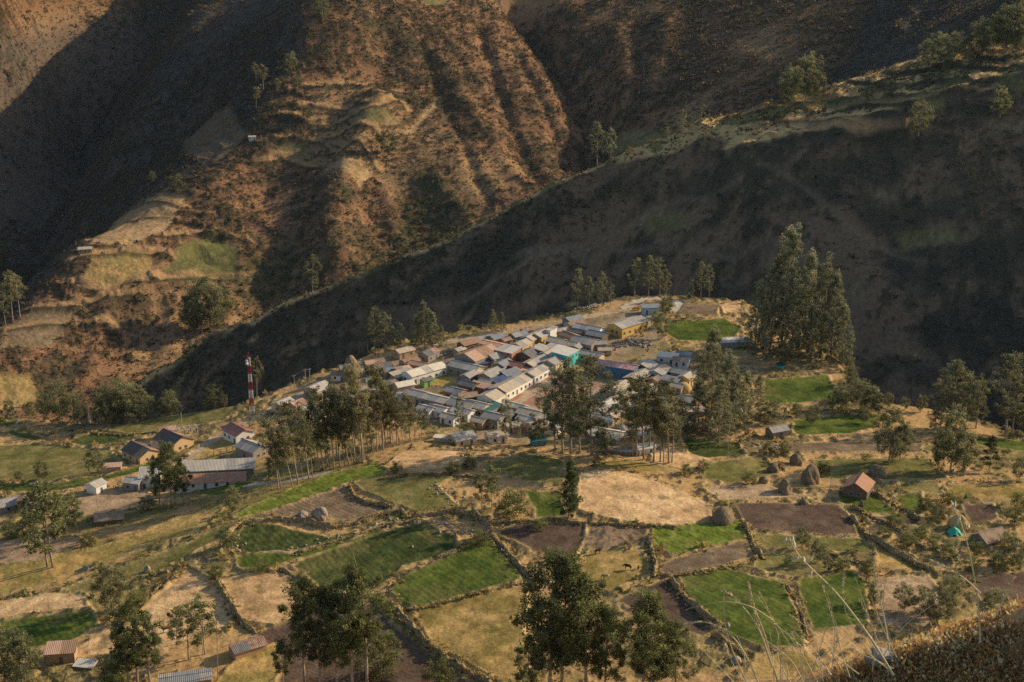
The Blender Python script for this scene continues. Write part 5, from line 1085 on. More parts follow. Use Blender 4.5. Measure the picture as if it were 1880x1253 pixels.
rg, fd, tw, t_ = cell(REG, x, y), cell(FID, x, y), cell(TOWNM, x, y), cell(sstep(-.1, .3, n2 * .6 + n3 * .6 - .3 * n1), x, y)
edge = np.abs(cell(FID, x + 2.0, y) - fd) + np.abs(cell(FID, x, y - 2.5) - fd) + np.abs(cell(FID, x - 2.0, y) - fd) > 0
k = (rg == 0) & (fd < 0) & (cell(RID, x, y) < 0) & (g.random(len(x)) < np.where(edge, .75, .3 * t_) * (1 - .75 * tw))
xs, ys = x[k], y[k]
sz = g.uniform(.35, 1.0, len(xs)) * (1 + 1.6 * (g.random(len(xs)) < .15))
scatter_mesh('undergrowth', np.c_[xs, ys, gz(xs, ys) - .1], sz, g, 16, .62, [(.22, .21, .08), (.27, .235, .095), (.17, .18, .065), (.42, .31, .12), (.34, .26, .105)], .85, None, 'low shrubs and weeds along the field banks')
x, y = in_view(60000, 285, 640, g)
rg, fd = cell(REG, x, y), cell(FID, x, y)
k = (rg == 0) & (fd < 0) & (cell(RID, x, y) < 0) & (g.random(len(x)) < .38 * (1 - cell(TOWNM, x, y)) * cell(sstep(-.2, .3, n1 + .5 * n2 + .1), x, y))
xs, ys = x[k], y[k]
wx, wy, wz = [], [], []
for pts, hg, _l in WALLS:                             # grass growing along the tops and feet of the walls
    w = along(hit(*np.array(pts, float).T), .3)
    for rep, (off, top) in enumerate(((.25, .62), (.9, 0), (.9, 0))):
        jx, jy = g.normal(0, off, len(w)) * hg * .7, g.normal(0, off, len(w)) * hg * .7
        m_ = g.random(len(w)) < .62
        wx.append((w[:, 0] + jx)[m_]); wy.append((w[:, 1] + jy)[m_]); wz.append(np.full(m_.sum(), top * hg * .72))
wx, wy, wz = np.concatenate(wx), np.concatenate(wy), np.concatenate(wz)
scatter_mesh('bank_grass', np.c_[wx, wy, gz(wx, wy) + wz], g.uniform(.25, .62, len(wx)), g, 11, .8, [(.54, .39, .17), (.40, .29, .12), (.22, .19, .075), (.15, .15, .055), (.62, .46, .22)], .5, None, 'grass and weeds growing along the field walls', .9)
scatter_mesh('dry_grass', np.c_[xs, ys, gz(xs, ys)], g.uniform(.5, .95, len(xs)), g, 9, .9, [(.52, .38, .17), (.44, .31, .14), (.58, .44, .22), (.36, .28, .11)], .35, None, 'tufts of long dry grass between the fields', 1.6)
# rubble and clods near the town
def stones(name, label, areas, n, s0, s1, mat, g):
    Vv, Ff = [], []
    ico = [(0, 0, 1), (.9, 0, .3), (.28, .85, .4), (-.72, .52, .35), (-.72, -.52, .4), (.28, -.85, .3), (.5, .4, -.4), (-.6, 0, -.4), (.4, -.5, -.4)]
    fc = [(0, 1, 2), (0, 2, 3), (0, 3, 4), (0, 4, 5), (0, 5, 1), (1, 6, 2), (2, 6, 7), (2, 7, 3), (3, 7, 4), (4, 7, 8), (4, 8, 5), (5, 8, 1), (1, 8, 6)]
    for pts in areas:
        w = along(hit(*np.array(pts, float).T), .5)
        for _ in range(n):
            q = w[g.integers(len(w))] + g.normal(0, 1.6, 2)
            if cell(SDIST, np.array([q[0]]), np.array([q[1]]))[0] > 1 or q[1] > 760: continue
            s = g.uniform(s0, s1); b = len(Vv); z = float(gz(q[0], q[1])) + s * .25
            sc = g.uniform(.7, 1.3, (len(ico), 1)) * np.array(ico) * s * np.array([1.2, 1, .75])
            Vv += [(q[0] + a[0], q[1] + a[1], z + a[2]) for a in sc]; Ff += [(b + i, b + j, b + k_) for i, j, k_ in fc]
    me = raw_mesh(name, np.array(Vv), np.array(Ff), None, False)
    return tag(link(name, me, mat), kind='stuff', label=label)
M_STONE = mat_noise('field_stone', (.50, .40, .29), (.30, .235, .17), .8, .95, .1, bump=.08)
M_BOULDER = mat_noise('boulder_rock', (.40, .33, .25), (.22, .18, .14), .5, .95, .1, bump=.25)
stones('rubble', 'heaps of broken adobe and stones behind the brown hall', [[(806, 653), (826, 646), (846, 640), (862, 634)], [(985, 583), (1010, 580), (1035, 572)], [(1060, 568), (1100, 560)], [(905, 702), (885, 690)], [(1120, 640), (1160, 625), (1190, 640)]], 80, .35, 1.0, M_STONE, g)
stones('field_stones', 'loose stones along the banks and walls', [[(540, 1012), (640, 985), (740, 955)], [(800, 893), (830, 915), (850, 930)], [(1600, 950), (1660, 985), (1720, 1010)], [(1680, 990), (1740, 1010), (1760, 1040)], [(1390, 815), (1410, 825), (1440, 815)], [(770, 955), (900, 985)], [(430, 1010), (420, 985)]], 60, .2, .6, M_STONE, g)

# ------------------------------------------------------------------ boulders and stacks
def lump(name, px, py, wpx, hpx, mat, label, cat, point=.0, seed=1, sub=3, rough=.22, flat=0.0):
    p = hit([px], [py])[0]
    dist = math.hypot(p[1], p[2] - CAMZ)
    w, h = wpx * dist / FPX / 2, hpx * dist / FPX / .95
    bm = bmesh.new(); bmesh.ops.create_icosphere(bm, subdivisions=sub, radius=1)
    gg = np.random.default_rng(seed)
    co = np.array([v.co[:] for v in bm.verts])
    off = fbm(co[:, 0] * 2 + seed * 3 + co[:, 2], co[:, 1] * 2 + co[:, 2] * 1.3 + seed, 1.2, 3, seed)
    for v, f in zip(bm.verts, off):
        c = v.co.normalized()
        zz = (c.z + .35) / 1.35
        taper = 1 - point * max(zz, 0) ** 1.1
        if flat: zz = min(zz, 1 - flat)
        k = 1 + rough * f * 2
        v.co = (c.x * w * taper * k * 1.05, c.y * w * .85 * taper * k, zz * h * (1 + .3 * rough * f))
    me = bpy.data.meshes.new(name); bm.to_mesh(me); bm.free()
    me.polygons.foreach_set('use_smooth', np.full(len(me.polygons), rough < .15)); me.update()
    o = link(name, me, mat, None, (p[0], p[1], p[2] - .05 * h))
    o.rotation_euler = (0, 0, gg.uniform(0, 6.28))
    return tag(o, label, cat)
M_STACK = mat_noise('stack_straw', (.29, .215, .135), (.16, .12, .075), 1.5, .95, .05, bump=.2, stretch=(1, 1, .4))
M_GOLD = mat_noise('fresh_straw', (.66, .46, .18), (.48, .33, .13), 1.5, .95, .05, bump=.2, stretch=(1, 1, .4))
lump('boulder', 589, 951, 32, 22, M_BOULDER, 'large upright grey boulder in the brown ploughed field', 'boulder', .05, 31, 3, .34)
lump('boulder', 556, 948, 22, 9, M_BOULDER, 'low flat boulder left of the large upright one', 'boulder', .1, 5, 3, .3)
lump('straw_stack', 1486, 885, 36, 34, M_STACK, 'tallest conical straw stack left of the orange-roofed hut', 'haystack', .22, 7, 3, .30)
lump('straw_stack', 1461, 852, 26, 20, M_STACK, 'conical straw stack behind the tallest one', 'haystack', .2, 8, 3, .30)
lump('straw_stack', 1419, 865, 22, 16, M_STACK, 'small dark straw stack left of the conical ones', 'haystack', .3, 9, 3, .28)
lump('straw_stack', 1434, 859, 16, 9, M_STACK, 'lowest dark stack right beside the small one', 'haystack', .3, 10, 3, .28)
lump('straw_stack', 1402, 886, 22, 12, M_STACK, 'flat dark straw heap nearest the olive field', 'haystack', .2, 11, 3, .28)
lump('straw_stack', 1440, 902, 30, 24, M_STACK, 'broad shaded straw stack before the tallest one', 'haystack', .3, 12, 3, .28)
lump('straw_stack', 1610, 874, 38, 22, M_STACK, 'dark long heap right behind the orange-roofed hut', 'haystack', .2, 13, 3, .16)
lump('straw_stack', 1760, 970, 34, 26, M_GOLD, 'golden fresh straw stack behind the green tarpaulin', 'haystack', .1, 14, 3, .26)
lump('straw_stack', 1326, 957, 52, 28, M_STACK, 'large brown earth-coloured stack beside the straw field', 'haystack', .25, 15, 3, .18)
lump('straw_stack', 1476, 925, 18, 10, M_STACK, 'little round heap above the dark ploughed field', 'haystack', .2, 16, 2, .12)
lump('tree_stump', 1581, 930, 10, 14, M_STACK, 'short brown stump standing in the small green field', 'stump', .2, 17, 2, .2)
lump('boulder', 272, 1050, 16, 12, M_BOULDER, 'small pale boulder in the left olive field', 'boulder', .15, 18, 2, .25)
lump('boulder', 160, 1045, 18, 8, M_BOULDER, 'dark flat rock on the dry grass slope at left', 'boulder', .1, 19, 2, .25)
lump('boulder', 807, 979, 9, 7, M_BOULDER, 'grey stone in the shaded corner of the dark crop', 'boulder', .1, 20, 2, .25)
lump('boulder', 757, 1005, 6, 4, M_STONE, 'tiny pale stone in the middle of the dark crop', 'boulder', .1, 21, 2, .25)
lump('boulder', 709, 1166, 9, 5, M_STONE, 'pale flat stone in the dark ploughed field at the bottom', 'boulder', .1, 22, 2, .25)
lump('boulder', 1336, 1150, 12, 7, M_STONE, 'pale stone at the foot of the wall by the large green field', 'boulder', .1, 23, 2, .25)
lump('boulder', 1352, 1216, 20, 12, M_STONE, 'pale rock at the end of the short lower right wall', 'boulder', .1, 24, 2, .25)
lump('earth_mound', 645, 694, 44, 44, mat_noise('mound_earth', (.36, .24, .14), (.2, .14, .09), .8, .95, .05, bump=.2), 'steep brown earth mound at the upper left of town', 'mound', .4, 25, 3, .16)
lump('straw_stack', 1255, 719, 30, 18, M_GOLD, 'round golden straw heap between the right-edge houses', 'haystack', .15, 26, 3, .12)

# ------------------------------------------------------------------ draped tarpaulins
def tarp(px, py, wpx, hpx, a, b, label, seed):
    p = hit([px], [py])[0]
    sc = p[1] / FPX
    w, h = wpx * sc, hpx * sc
    n = 14; gx, gy = np.meshgrid(np.linspace(-1, 1, n), np.linspace(-1, 1, n))
    rr = np.sqrt(gx ** 2 + gy ** 2)
    z = np.clip(1 - .72 * rr ** 1.2, .02, 1) * h + .25 * h * fbm(gx * 2 + seed, gy * 2, .9, 3, seed)
    v = np.stack([gx * w * .55 * (1 + .25 * fbm(gx, gy + 9, .8, 2, seed)), gy * w * .5, np.maximum(z, .03)], -1).reshape(-1, 3)
    i = np.arange(n * n).reshape(n, n)
    f = np.stack([i[:-1, :-1], i[:-1, 1:], i[1:, 1:], i[1:, :-1]], -1).reshape(-1, 4)
    me = raw_mesh('tarpaulin', v, f, None, False)
    o = link('tarpaulin', me, mat_noise('tarp_%d' % seed, a, b, .8, .5, .4, bump=.05), None, (p[0], p[1], p[2]))
    return tag(o, label, 'tarpaulin')
tarp(1751, 982, 26, 18, (.05, .52, .34), (.03, .42, .28), 'bright green tarpaulin draped over a heap beside the thatched hut', 3)
tarp(1352, 753, 24, 18, (.80, .78, .70), (.68, .66, .60), 'white tarpaulin tent right of the dense trees', 4)
tarp(452, 836, 24, 10, (.05, .22, .13), (.04, .16, .10), 'dark green shade net beside the grey-brown barn', 5)

# ------------------------------------------------------------------ radio tower
def tower(px, py, ptop):
    p = hit([px], [py])[0]
    H = CAMZ + float(ray(px, ptop)[1]) * p[1] - p[2]
    root = empty('radio_tower', tuple(p), .3, 'red and white lattice radio tower left of town', 'tower')
    red, wh = mat_noise('tower_red', (.42, .05, .04), (.34, .045, .04), 2, .6), mat_noise('tower_white', (.80, .77, .70), (.70, .66, .60), 2, .6)
    n = 7
    half = lambda z: .85 - .45 * (z / H)
    for i in range(n):
        z0, z1 = H * .94 * i / n, H * .94 * (i + 1) / n
        m = MB(); cs = ((-1, -1), (1, -1), (1, 1), (-1, 1)); k = 3
        for s in cs: m.tube([(s[0] * half(z0), s[1] * half(z0), z0), (s[0] * half(z1), s[1] * half(z1), z1)], .12, 5)
        for j in range(k):
            a, b = z0 + (z1 - z0) * j / k, z0 + (z1 - z0) * (j + 1) / k
            for q in range(4):
                s, t = cs[q], cs[(q + 1) % 4]
                m.tube([(s[0] * half(a), s[1] * half(a), a), (t[0] * half(b), t[1] * half(b), b)], .06, 4)
                m.tube([(t[0] * half(a), t[1] * half(a), a), (s[0] * half(b), s[1] * half(b), b)], .06, 4)
                m.tube([(s[0] * half(b), s[1] * half(b), b), (t[0] * half(b), t[1] * half(b), b)], .06, 4)
        m.build('lattice_section', wh if i % 2 == 0 else red, root)
    MB().tube([(0, 0, H * .93), (0, 0, H * 1.03)], .07, 5).build('mast', red, root)
    for a, z in ((0, .96), (2.1, .95), (4.2, .95)):
        m = MB(); c, s = math.cos(a) * .9, math.sin(a) * .9
        m.tube([(c * .4, s * .4, H * z - .8), (c, s, H * z - .8)], .06, 4); m.box((c - .14, s - .14, H * z - 1.6), (c + .14, s + .14, H * z + .5))
        m.build('panel_antenna', red, root)
    for z in (.90, .85):
        bm = bmesh.new(); bmesh.ops.create_cone(bm, segments=14, radius1=.62, radius2=.2, depth=.4, cap_ends=True)
        bmesh.ops.rotate(bm, verts=bm.verts, matrix=Matrix.Rotation(R(90), 3, 'X')); bmesh.ops.translate(bm, verts=bm.verts, vec=(-.9, -.9, H * z))
        me = bpy.data.meshes.new('dish'); bm.to_mesh(me); bm.free(); link('dish_antenna', me, wh, root)
tower(463, 760, 650)

# ------------------------------------------------------------------ poles and wires
M_CONC, M_WOOD = mat_noise('concrete', (.52, .48, .42), (.42, .38, .33), 2, .9), mat_noise('weathered_timber', (.44, .34, .23), (.32, .25, .17), 2, .9)
M_WIRE = mat_noise('wire', (.05, .05, .05), (.07, .07, .07), 1, .6)
TOPS = {}
def pole(key, px, py, ptop, mat, label, rad=.16, arm=True, lean=0.0):
    p = hit([px], [py])[0]
    h = CAMZ + float(ray(px, ptop)[1]) * p[1] - p[2]
    root = empty('utility_pole', tuple(p), .5, label, 'pole')
    root.rotation_euler = (0, lean, .5)
    MB().tube([(0, 0, -.5), (0, 0, h)], [rad, rad * .65], 7).build('pole', mat, root)
    if arm:
        MB().box((-.75, -.07, h - .7), (.75, .07, h - .55)).build('crossarm', mat, root)
        for x in (-.65, 0, .65): MB().tube([(x, 0, h - .55), (x, 0, h - .3)], .06, 5).build('insulator', M_CONC, root)
    TOPS[key] = Vector((p[0], p[1], p[2] + h - .35))
pole(1, 541, 716, 688, M_WOOD, 'leaning timber pole left of the two pale ones', .14)
pole(2, 561, 700, 677, M_CONC, 'left one of the two pale concrete poles at the ravine rim', .14)
pole(3, 569, 702, 676, M_CONC, 'right one of the two pale concrete poles at the ravine rim', .14)
pole(4, 768, 712, 688, M_WOOD, 'thin pole in the dry yard by the green hut', .13)
pole(5, 1336, 842, 782, M_WOOD, 'tall thin pole beside the dark crop above the straw slope', .12, False)
pole(6, 1524, 905, 868, M_WOOD, 'thin bare pole left of the orange-roofed hut', .10, False)
pole(7, 334, 782, 757, M_CONC, 'white pole behind the yellow-gabled house', .14, False)
pole(8, 1130, 620, 600, M_CONC, 'pale pole at the yellow school corner', .13)
pole(9, 1097, 783, 755, M_CONC, 'pale pole at the lower street by the dark eucalyptus', .13)
pole(10, 890, 782, 765, M_CONC, 'pale pole at the lone grey corner house', .13)
pole(11, 180, 940, 905, M_WOOD, 'thin timber pole on the dry slope below the white house', .10)
pole(12, 400, 1250, 1140, M_WOOD, 'tall slanting timber pole left of the rusty hut', .14, False, .05)
pole(13, 374, 1220, 1150, M_WOOD, 'bare timber pole among the thin young eucalyptus', .13, False)
pole(14, 660, 1058, 1012, M_WOOD, 'dark timber pole leaning over the dark crop field', .13, False, -.22)
pole(15, 814, 680, 655, M_CONC, 'pale pole right of the long white hall', .12)
pole(17, 1057, 652, 630, M_CONC, 'pale pole in the lane behind the teal house', .11)
pole(16, 805, 610, 598, M_CONC, 'short pole beside the dirt road', .12) if False else None
def wire(a, b, label):
    A, B = TOPS[a], TOPS[b]; n = 10; L = (B - A).length
    pts = [A.lerp(B, i / n) + Vector((0, 0, -L * .025 * 4 * (i / n) * (1 - i / n))) for i in range(n + 1)]
    o = MB().tube([q - A for q in pts], .035, 4).build('power_line', M_WIRE, None, False, A)
    return tag(o, label, 'cable')
wire(1, 2, 'cable from the leaning timber pole to the pale poles')
wire(2, 3, 'short cable between the two pale poles')
wire(7, 1, 'long cable crossing the dark slope past the radio tower')

# ------------------------------------------------------------------ timber frame, rail fences
def frame_thing(px, py, label):
    p = hit([px], [py])[0]
    root = empty('timber_frame', tuple(p), .5, label, 'timber frame')
    m = mat_noise('pale_timber', (.66, .58, .46), (.52, .45, .35), 2, .9)
    for x in (-3.5, -1.2, 1.2, 3.5):
        for y in (-2, 2): MB().box((x - .14, y - .14, -1), (x + .14, y + .14, 3.4)).build('post', m, root)
    for y in (-2, 2): MB().box((-4, y - .12, 3.4), (4, y + .12, 3.65)).build('beam', m, root)
    for x in (-3.5, -1.2, 1.2, 3.5): MB().box((x - .1, -2.4, 3.65), (x + .1, 2.4, 3.85)).build('rafter', m, root)
frame_thing(345, 801, 'bare pale timber frame beside the yellow-gabled house')
def rail_fence(pts, label, h=1.6, step=3.0, mat=None):
    w = along(hit(*np.array(pts, float).T), step)
    o0 = (w[0, 0], w[0, 1], float(gz(*w[0])))
    root = empty('rail_fence', o0, 0, label, 'fence')
    mat = mat or M_WOOD
    P = [Vector((q[0] - o0[0], q[1] - o0[1], float(gz(*q)) - o0[2])) for q in w]
    for q in P: MB().box((q.x - .11, q.y - .11, q.z - .5), (q.x + .11, q.y + .11, q.z + h)).build('post', mat, root)
    for z in (.95, .45): MB().tube([q + Vector((0, 0, h * z)) for q in P], .09, 4).build('rail', mat, root)
rail_fence([(335, 858), (360, 850), (385, 842), (410, 834), (428, 828)], 'pale rail fence behind the factory roof', 2.2, 2.6)
rail_fence([(350, 789), (380, 787), (410, 785)], 'low rail fence right of the timber frame', 1.2, 3)

# ------------------------------------------------------------------ parked car
def car(px, py, rz, label):
    p = hit([px], [py])[0]
    root = empty('parked_car', tuple(p), rz, label, 'car')
    paint, glass, tyre = mat_noise('car_paint', (.30, .36, .42), (.26, .32, .38), 1, .3, .5), mat_noise('car_glass', (.03, .035, .04), (.04, .045, .05), 1, .1, .5), mat_noise('tyre', (.03, .03, .03), (.04, .04, .04), 1, .9)
    prof = [(-2.1, .35), (2.1, .35), (2.15, .7), (1.95, .88), (1.05, .98), (-1.7, 1.0), (-2.1, .9)]
    m = MB()
    def extr(pr, y):
        k = len(m.v); n = len(pr)
        m.v.extend([(a, -y, b) for a, b in pr] + [(a, y, b) for a, b in pr])
        m.f.append(tuple(range(k, k + n))); m.f.append(tuple(range(k + n, k + 2 * n))[::-1])
        for i in range(n): m.f.append((k + i, k + n + i, k + n + (i + 1) % n, k + (i + 1) % n))
    extr(prof, .85); m.build('body', paint, root)
    m = MB(); extr([(-1.45, .99), (1.0, .97), (.35, 1.45), (-1.0, 1.48)], .76); m.build('cabin_glass', glass, root)
    m = MB(); extr([(-1.0, 1.47), (.38, 1.44), (.3, 1.5), (-.95, 1.53)], .74); m.build('cabin_roof', paint, root)
    for x in (-1.3, 1.3):
        for y in (-.8, .8): MB().tube([(x, y - .1, .32), (x, y + .1, .32)], .32, 12).build('wheel', tyre, root)
    for y in (-.6, .6): MB().box((2.1, y - .15, .6), (2.17, y + .15, .72)).build('headlight', M_CONC, root)
car(253, 837, .25, 'grey-blue car parked in the shade beside the yellow-gabled house')

# ------------------------------------------------------------------ cattle
def cow_mesh(seed):
    bm_v = [(0, 0, 1.05), (.55, 0, 1.1), (-.5, 0, 1.08), (.85, 0, 1.25), (1.05, 0, 1.0), (1.3, 0, .68), (-.72, 0, 1.0), (-.82, 0, .55)]
    ed = [(0, 1), (0, 2), (1, 3), (3, 4), (4, 5), (2, 6), (6, 7)]
    rad = [.36, .34, .34, .2, .15, .09, .12, .03]
    for sx, pts in ((1, [(.55, .9), (.58, .48), (.56, .04)]), (2, [(-.55, .85), (-.68, .45), (-.60, .04)])):
        for sy in (-1, 1):
            k = len(bm_v)
            bm_v += [(a, sy * .2, b) for a, b in pts]; ed += [(1 if sx == 1 else 2, k), (k, k + 1), (k + 1, k + 2)]; rad += [.14, .075, .06]
    for sy in (-1, 1):
        k = len(bm_v); bm_v += [(1.1, sy * .2, 1.0)]; ed.append((4, k)); rad.append(.05)
    me = bpy.data.meshes.new('body'); me.from_pydata(bm_v, ed, []); me.update()
    o = bpy.data.objects.new('tmp', me); COL.objects.link(o)
    o.modifiers.new('s', 'SKIN'); o.modifiers.new('d', 'SUBSURF').levels = 1
    for v, r in zip(me.skin_vertices[0].data, rad): v.radius = (r, r)
    me.skin_vertices[0].data[0].use_root = True
    dg = bpy.context.evaluated_depsgraph_get()
    out = bpy.data.meshes.new_from_object(o.evaluated_get(dg)); bpy.data.objects.remove(o)
    out.polygons.foreach_set('use_smooth', np.ones(len(out.polygons), bool))
    return out
COW = cow_mesh(1)
def cow(px, py, rz, a, b, label, s=1.25):
    p = hit([px], [py])[0]
    me = COW.copy(); me.materials.clear()
    o = link('cow', me, mat_noise('hide_%d' % px, a, b, .9, .8), None, (p[0], p[1], p[2]))
    o.rotation_euler = (0, 0, rz); o.scale = (s, s, s)
    return tag(o, label, 'cow')
cow(1153, 1046, 2.9, (.02, .018, .016), (.03, .026, .022), 'black cow grazing in the olive pasture, the larger one', 1.25)
cow(1172, 1046, 1.3, (.03, .025, .02), (.045, .035, .03), 'small black calf right of the black cow', .8)
cow(1113, 1064, 3.3, (.20, .11, .06), (.50, .40, .30), 'brown cow with a pale head lower in the olive pasture', 1.3)
cow(1097, 1017, .4, (.02, .02, .02), (.05, .045, .04), 'black cow at the edge of the ploughed field', 1.2)
cow(306, 1161, .3, (.16, .07, .035), (.22, .10, .05), 'reddish brown cow on the stubble triangle', 1.3)

# ------------------------------------------------------------------ near hillside with dry shrub and grass stalks at the lower right
def near_pt(px, py, Y): return Vector([float(q) for q in P3(px, py, Y)])
RIM = [(1180, 1330, 9.6), (1300, 1290, 9.5), (1400, 1262, 9.4), (1480, 1252, 9.3), (1560, 1236, 9.2), (1650, 1196, 9.1), (1740, 1176, 9.0), (1820, 1146, 9.0), (1900, 1116, 9.0), (2050, 1076, 9.0)]
rim = np.array([near_pt(*q)[:] for q in RIM])
nx, ny = 60, 34
hx = np.linspace(rim[0, 0], rim[-1, 0], nx)
ry, rz_ = np.interp(hx, rim[:, 0], rim[:, 1]), np.interp(hx, rim[:, 0], rim[:, 2])
tt = np.linspace(-1, 1.6, ny)
hxx, t2 = np.meshgrid(hx, tt)
hyy = np.interp(hxx, hx, ry) + np.where(t2 > 0, t2 * 2.5, t2 * 4.5)
hzz = np.interp(hxx, hx, rz_) - np.where(t2 > 0, (t2 * 2.0) ** 1.6, (-t2) * 2.2) - .12 + .16 * fbm(hxx, hyy, .7, 3, 55)
i = np.arange(nx * ny).reshape(ny, nx)
hm = raw_mesh('near_hillside', np.stack([hxx, hyy, hzz], -1).reshape(-1, 3), np.stack([i[:-1, :-1], i[:-1, 1:], i[1:, 1:], i[1:, :-1]], -1).reshape(-1, 4), np.tile((.50, .30, .14), (nx * ny, 1)), True)
tag(link('near_hillside', hm, ground_mat('near_soil', 6, .8, .05)), kind='structure')
def hill_z(x, y):
    yr, zr = np.interp(x, hx, ry), np.interp(x, hx, rz_)
    t = np.where(y > yr, (y - yr) / 2.5, (y - yr) / 4.5)
    return zr - np.where(t > 0, (np.maximum(t, 0) * 2.0) ** 1.6, -t * 2.2) - .12
n = 9000
x = g.uniform(1.7, 4.4, n); yr = np.interp(x, hx, ry); y = yr + g.normal(-.5, .6, n)
k = g.random(n) < sstep(2.1, 3.0, x)
x, y = x[k], y[k]
scatter_mesh('dry_shrub', np.c_[x, y, hill_z(x, y)], g.uniform(.035, .10, len(x)), g, 22, .30, [(.78, .42, .16), (.85, .54, .22), (.60, .31, .12), (.80, .52, .25), (.34, .19, .08), (.90, .68, .38)], 1.1, None, 'dry reddish shrub covering the near hillside', .7)
n = 2600
x = g.uniform(1.7, 4.4, n); y = np.interp(x, hx, ry) + g.normal(-.35, .5, n)
scatter_mesh('dry_grass', np.c_[x, y, hill_z(x, y)], g.uniform(.04, .13, n), g, 5, 1.1, [(.80, .60, .32), (.72, .48, .22), (.85, .68, .42), (.70, .40, .16)], .3, None, 'fine dry grass on the near hillside', 2.2)
M_STALK = mat_noise('stalk_straw', (.72, .56, .32), (.60, .45, .24), 9, .8)
M_HUSK = mat_noise('husk_straw', (.80, .70, .50), (.70, .58, .38), 9, .8)
def stalk(pts, Y, label, group=None, rad=.0045, head=0, husks=0):
    P = [near_pt(px, py, Y + .05 * i) for i, (px, py) in enumerate(pts)]
    q = []
    for i in range(len(P) - 1):                       # smooth through the points
        a, b, c, d = P[max(i - 1, 0)], P[i], P[i + 1], P[min(i + 2, len(P) - 1)]
        for t in np.linspace(0, 1, 7)[:-1]:
            q.append(.5 * (2 * b + (c - a) * t + (2 * a - 5 * b + 4 * c - d) * t * t + (3 * b - a - 3 * c + d) * t ** 3))
    q.append(P[-1]); o0 = q[0].copy(); q = [v - o0 for v in q]
    root = empty('grass_stalk', o0, 0, label, 'grass stalk', group)
    n = len(q)
    MB().tube(q, [rad * (1.15 - .8 * i / n) for i in range(n)], 5).build('stem', M_STALK, root)
    gg = np.random.default_rng(int(pts[-1][0]))
    if head:                                          # a slim seed head along the last part of the stem
        m = MB(); s = int(n * (1 - head))
        for i in range(s, n - 1):
            for k in range(7):
                p = q[i].lerp(q[i + 1], gg.random()); d = (q[i + 1] - q[i]).normalized()
                o = Vector(gg.normal(0, 1, 3)) * .5 + d * 1.6
                o.normalize(); a = p + Vector(gg.normal(0, .004, 3)); b = a + o * .028
                sx = o.cross(Vector(gg.normal(0, 1, 3))).normalized() * .0035
                m.poly([a - sx, a + sx, b])
        m.build('seed_head', M_STALK, root)
    for h in range(husks):                            # drooping oat husks
        i = int(n * (.99 - .42 * h / max(husks, 1))) - 1
        p = q[max(i, 0)]; side = Vector((gg.uniform(-.03, .03), 0, gg.uniform(.0, .03)))
        m = MB(); a = p + side; L = .075; dn = Vector((gg.uniform(-.4, .4), gg.uniform(-.2, .2), gg.choice([-1, .8]))).normalized()
        sx = dn.cross(Vector((0, 1, 0))).normalized() * .011; sy = dn.cross(sx).normalized() * .011
        ring = [a + dn * L * .4 + sx, a + dn * L * .4 + sy, a + dn * L * .4 - sx, a + dn * L * .4 - sy]; e = a + dn * L
        for k in range(4): m.poly([a, ring[k], ring[(k + 1) % 4]]); m.poly([ring[k], e, ring[(k + 1) % 4]])
        m.tube([p, a], .0015, 3); m.build('husk', M_HUSK, root)
stalk([(1640, 1240), (1600, 1175), (1540, 1095), (1490, 1045), (1465, 1018), (1449, 988)], 8.2, 'thick oat stalk with white husks, largest at lower right', None, .008, 0, 7)
stalk([(1800, 1180), (1796, 1110), (1785, 1040), (1772, 985), (1758, 945), (1748, 938)], 8.4, 'tall oat stalk rising past the green tarpaulin', None, .006, 0, 4)
stalk([(1633, 1195), (1624, 1140), (1612, 1085), (1604, 1035)], 8.3, 'upright feathery stalk right of the thick oat stalk', None, .0055, .5)
stalk([(1430, 1262), (1405, 1170), (1385, 1115), (1375, 1070)], 8.3, 'upright stalk with seed head over the large green field', None, .0055, .45)
stalk([(1418, 1225), (1390, 1150), (1350, 1100), (1328, 1085)], 8.3, 'leaning stalk with seed head left of the upright one', None, .0055, .5)
stalk([(1420, 1140), (1380, 1115), (1340, 1106), (1300, 1109), (1258, 1120)], 8.2, 'pale grass blade arching far left over the wall', None, .004, 0)
stalk([(1395, 1262), (1370, 1205), (1340, 1165), (1300, 1144), (1262, 1145)], 8.2, 'drooping stalk with fluffy head nearest the bottom clump', None, .005, .5)
stalk([(1800, 1090), (1770, 1062), (1735, 1042), (1708, 1029)], 8.4, 'bent stalk pointing left under the green tarpaulin', None, .005, .6)
stalk([(1830, 1130), (1845, 1095), (1862, 1060)], 8.4, 'dark seedy stalk leaning right near the right edge', None, .005, .7)
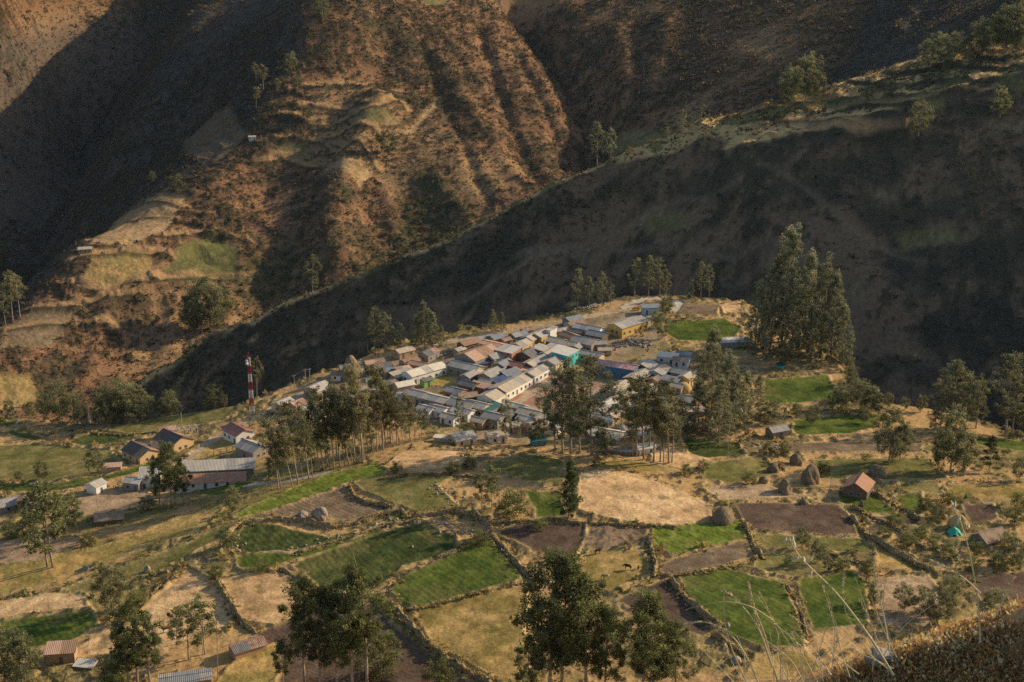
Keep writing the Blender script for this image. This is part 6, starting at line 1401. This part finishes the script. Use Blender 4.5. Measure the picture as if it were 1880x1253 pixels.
gg = np.random.default_rng(5)
for i in range(34):
    bx = gg.uniform(1360, 1660); by = 1262 - (bx - 1360) * .22 + gg.uniform(0, 30)
    L = gg.uniform(70, 190); an = gg.normal(-.35, .42)
    tx, ty = bx + math.sin(an) * L, by - math.cos(an) * L
    cv = gg.normal(0, 14)
    stalk([(bx, by), ((bx + tx) / 2 + cv, (by + ty) / 2 - abs(cv) * .3), (tx, ty)], gg.uniform(8.1, 8.9), 'thin straw-coloured grass stalk in the tangle on the lower right rim', 'thin grass stalks on the lower right rim', gg.uniform(.0025, .0045), .4 if i % 3 == 0 else 0)
# pale rock beneath the grass
def near_rock(px, py, Y, s, label, seed):
    bm = bmesh.new(); bmesh.ops.create_icosphere(bm, subdivisions=3, radius=1)
    co = np.array([v.co[:] for v in bm.verts]); off = fbm(co[:, 0] + seed + co[:, 2], co[:, 1] + co[:, 2] * 1.4, .9, 4, seed)
    for v, f in zip(bm.verts, off): v.co = v.co * (1 + .6 * f)
    me = bpy.data.meshes.new('rock'); bm.to_mesh(me); bm.free()
    o = link('rock', me, mat_noise('pale_rock', (.50, .44, .36), (.34, .29, .235), 4, .95, .1, bump=.03), None, near_pt(px, py, Y))
    o.scale = (s * 1.3, s, s * .75)
    tag(o, label, 'rock')
near_rock(1618, 1206, 9.2, .085, 'pale grey rock under the grass at lower right', 4)
# ------------------------------------------------------------------ thin valley haze
hz_box = MB().box((-2500, -50, -400), (2500, 4400, 900)).mesh('haze')
hm_ = bpy.data.materials.new('haze'); hm_.use_nodes = True
nt = hm_.node_tree; nt.nodes.clear()
vs = nt.nodes.new('ShaderNodeVolumeScatter'); vs.inputs['Color'].default_value = (.60, .80, 1.0, 1); vs.inputs['Density'].default_value = 1.3e-5; vs.inputs['Anisotropy'].default_value = .2
oo = nt.nodes.new('ShaderNodeOutputMaterial'); nt.links.new(vs.outputs[0], oo.inputs['Volume'])
ho = link('haze', hz_box, hm_); tag(ho, 'faint blue evening haze filling the valley', None, None, 'stuff')
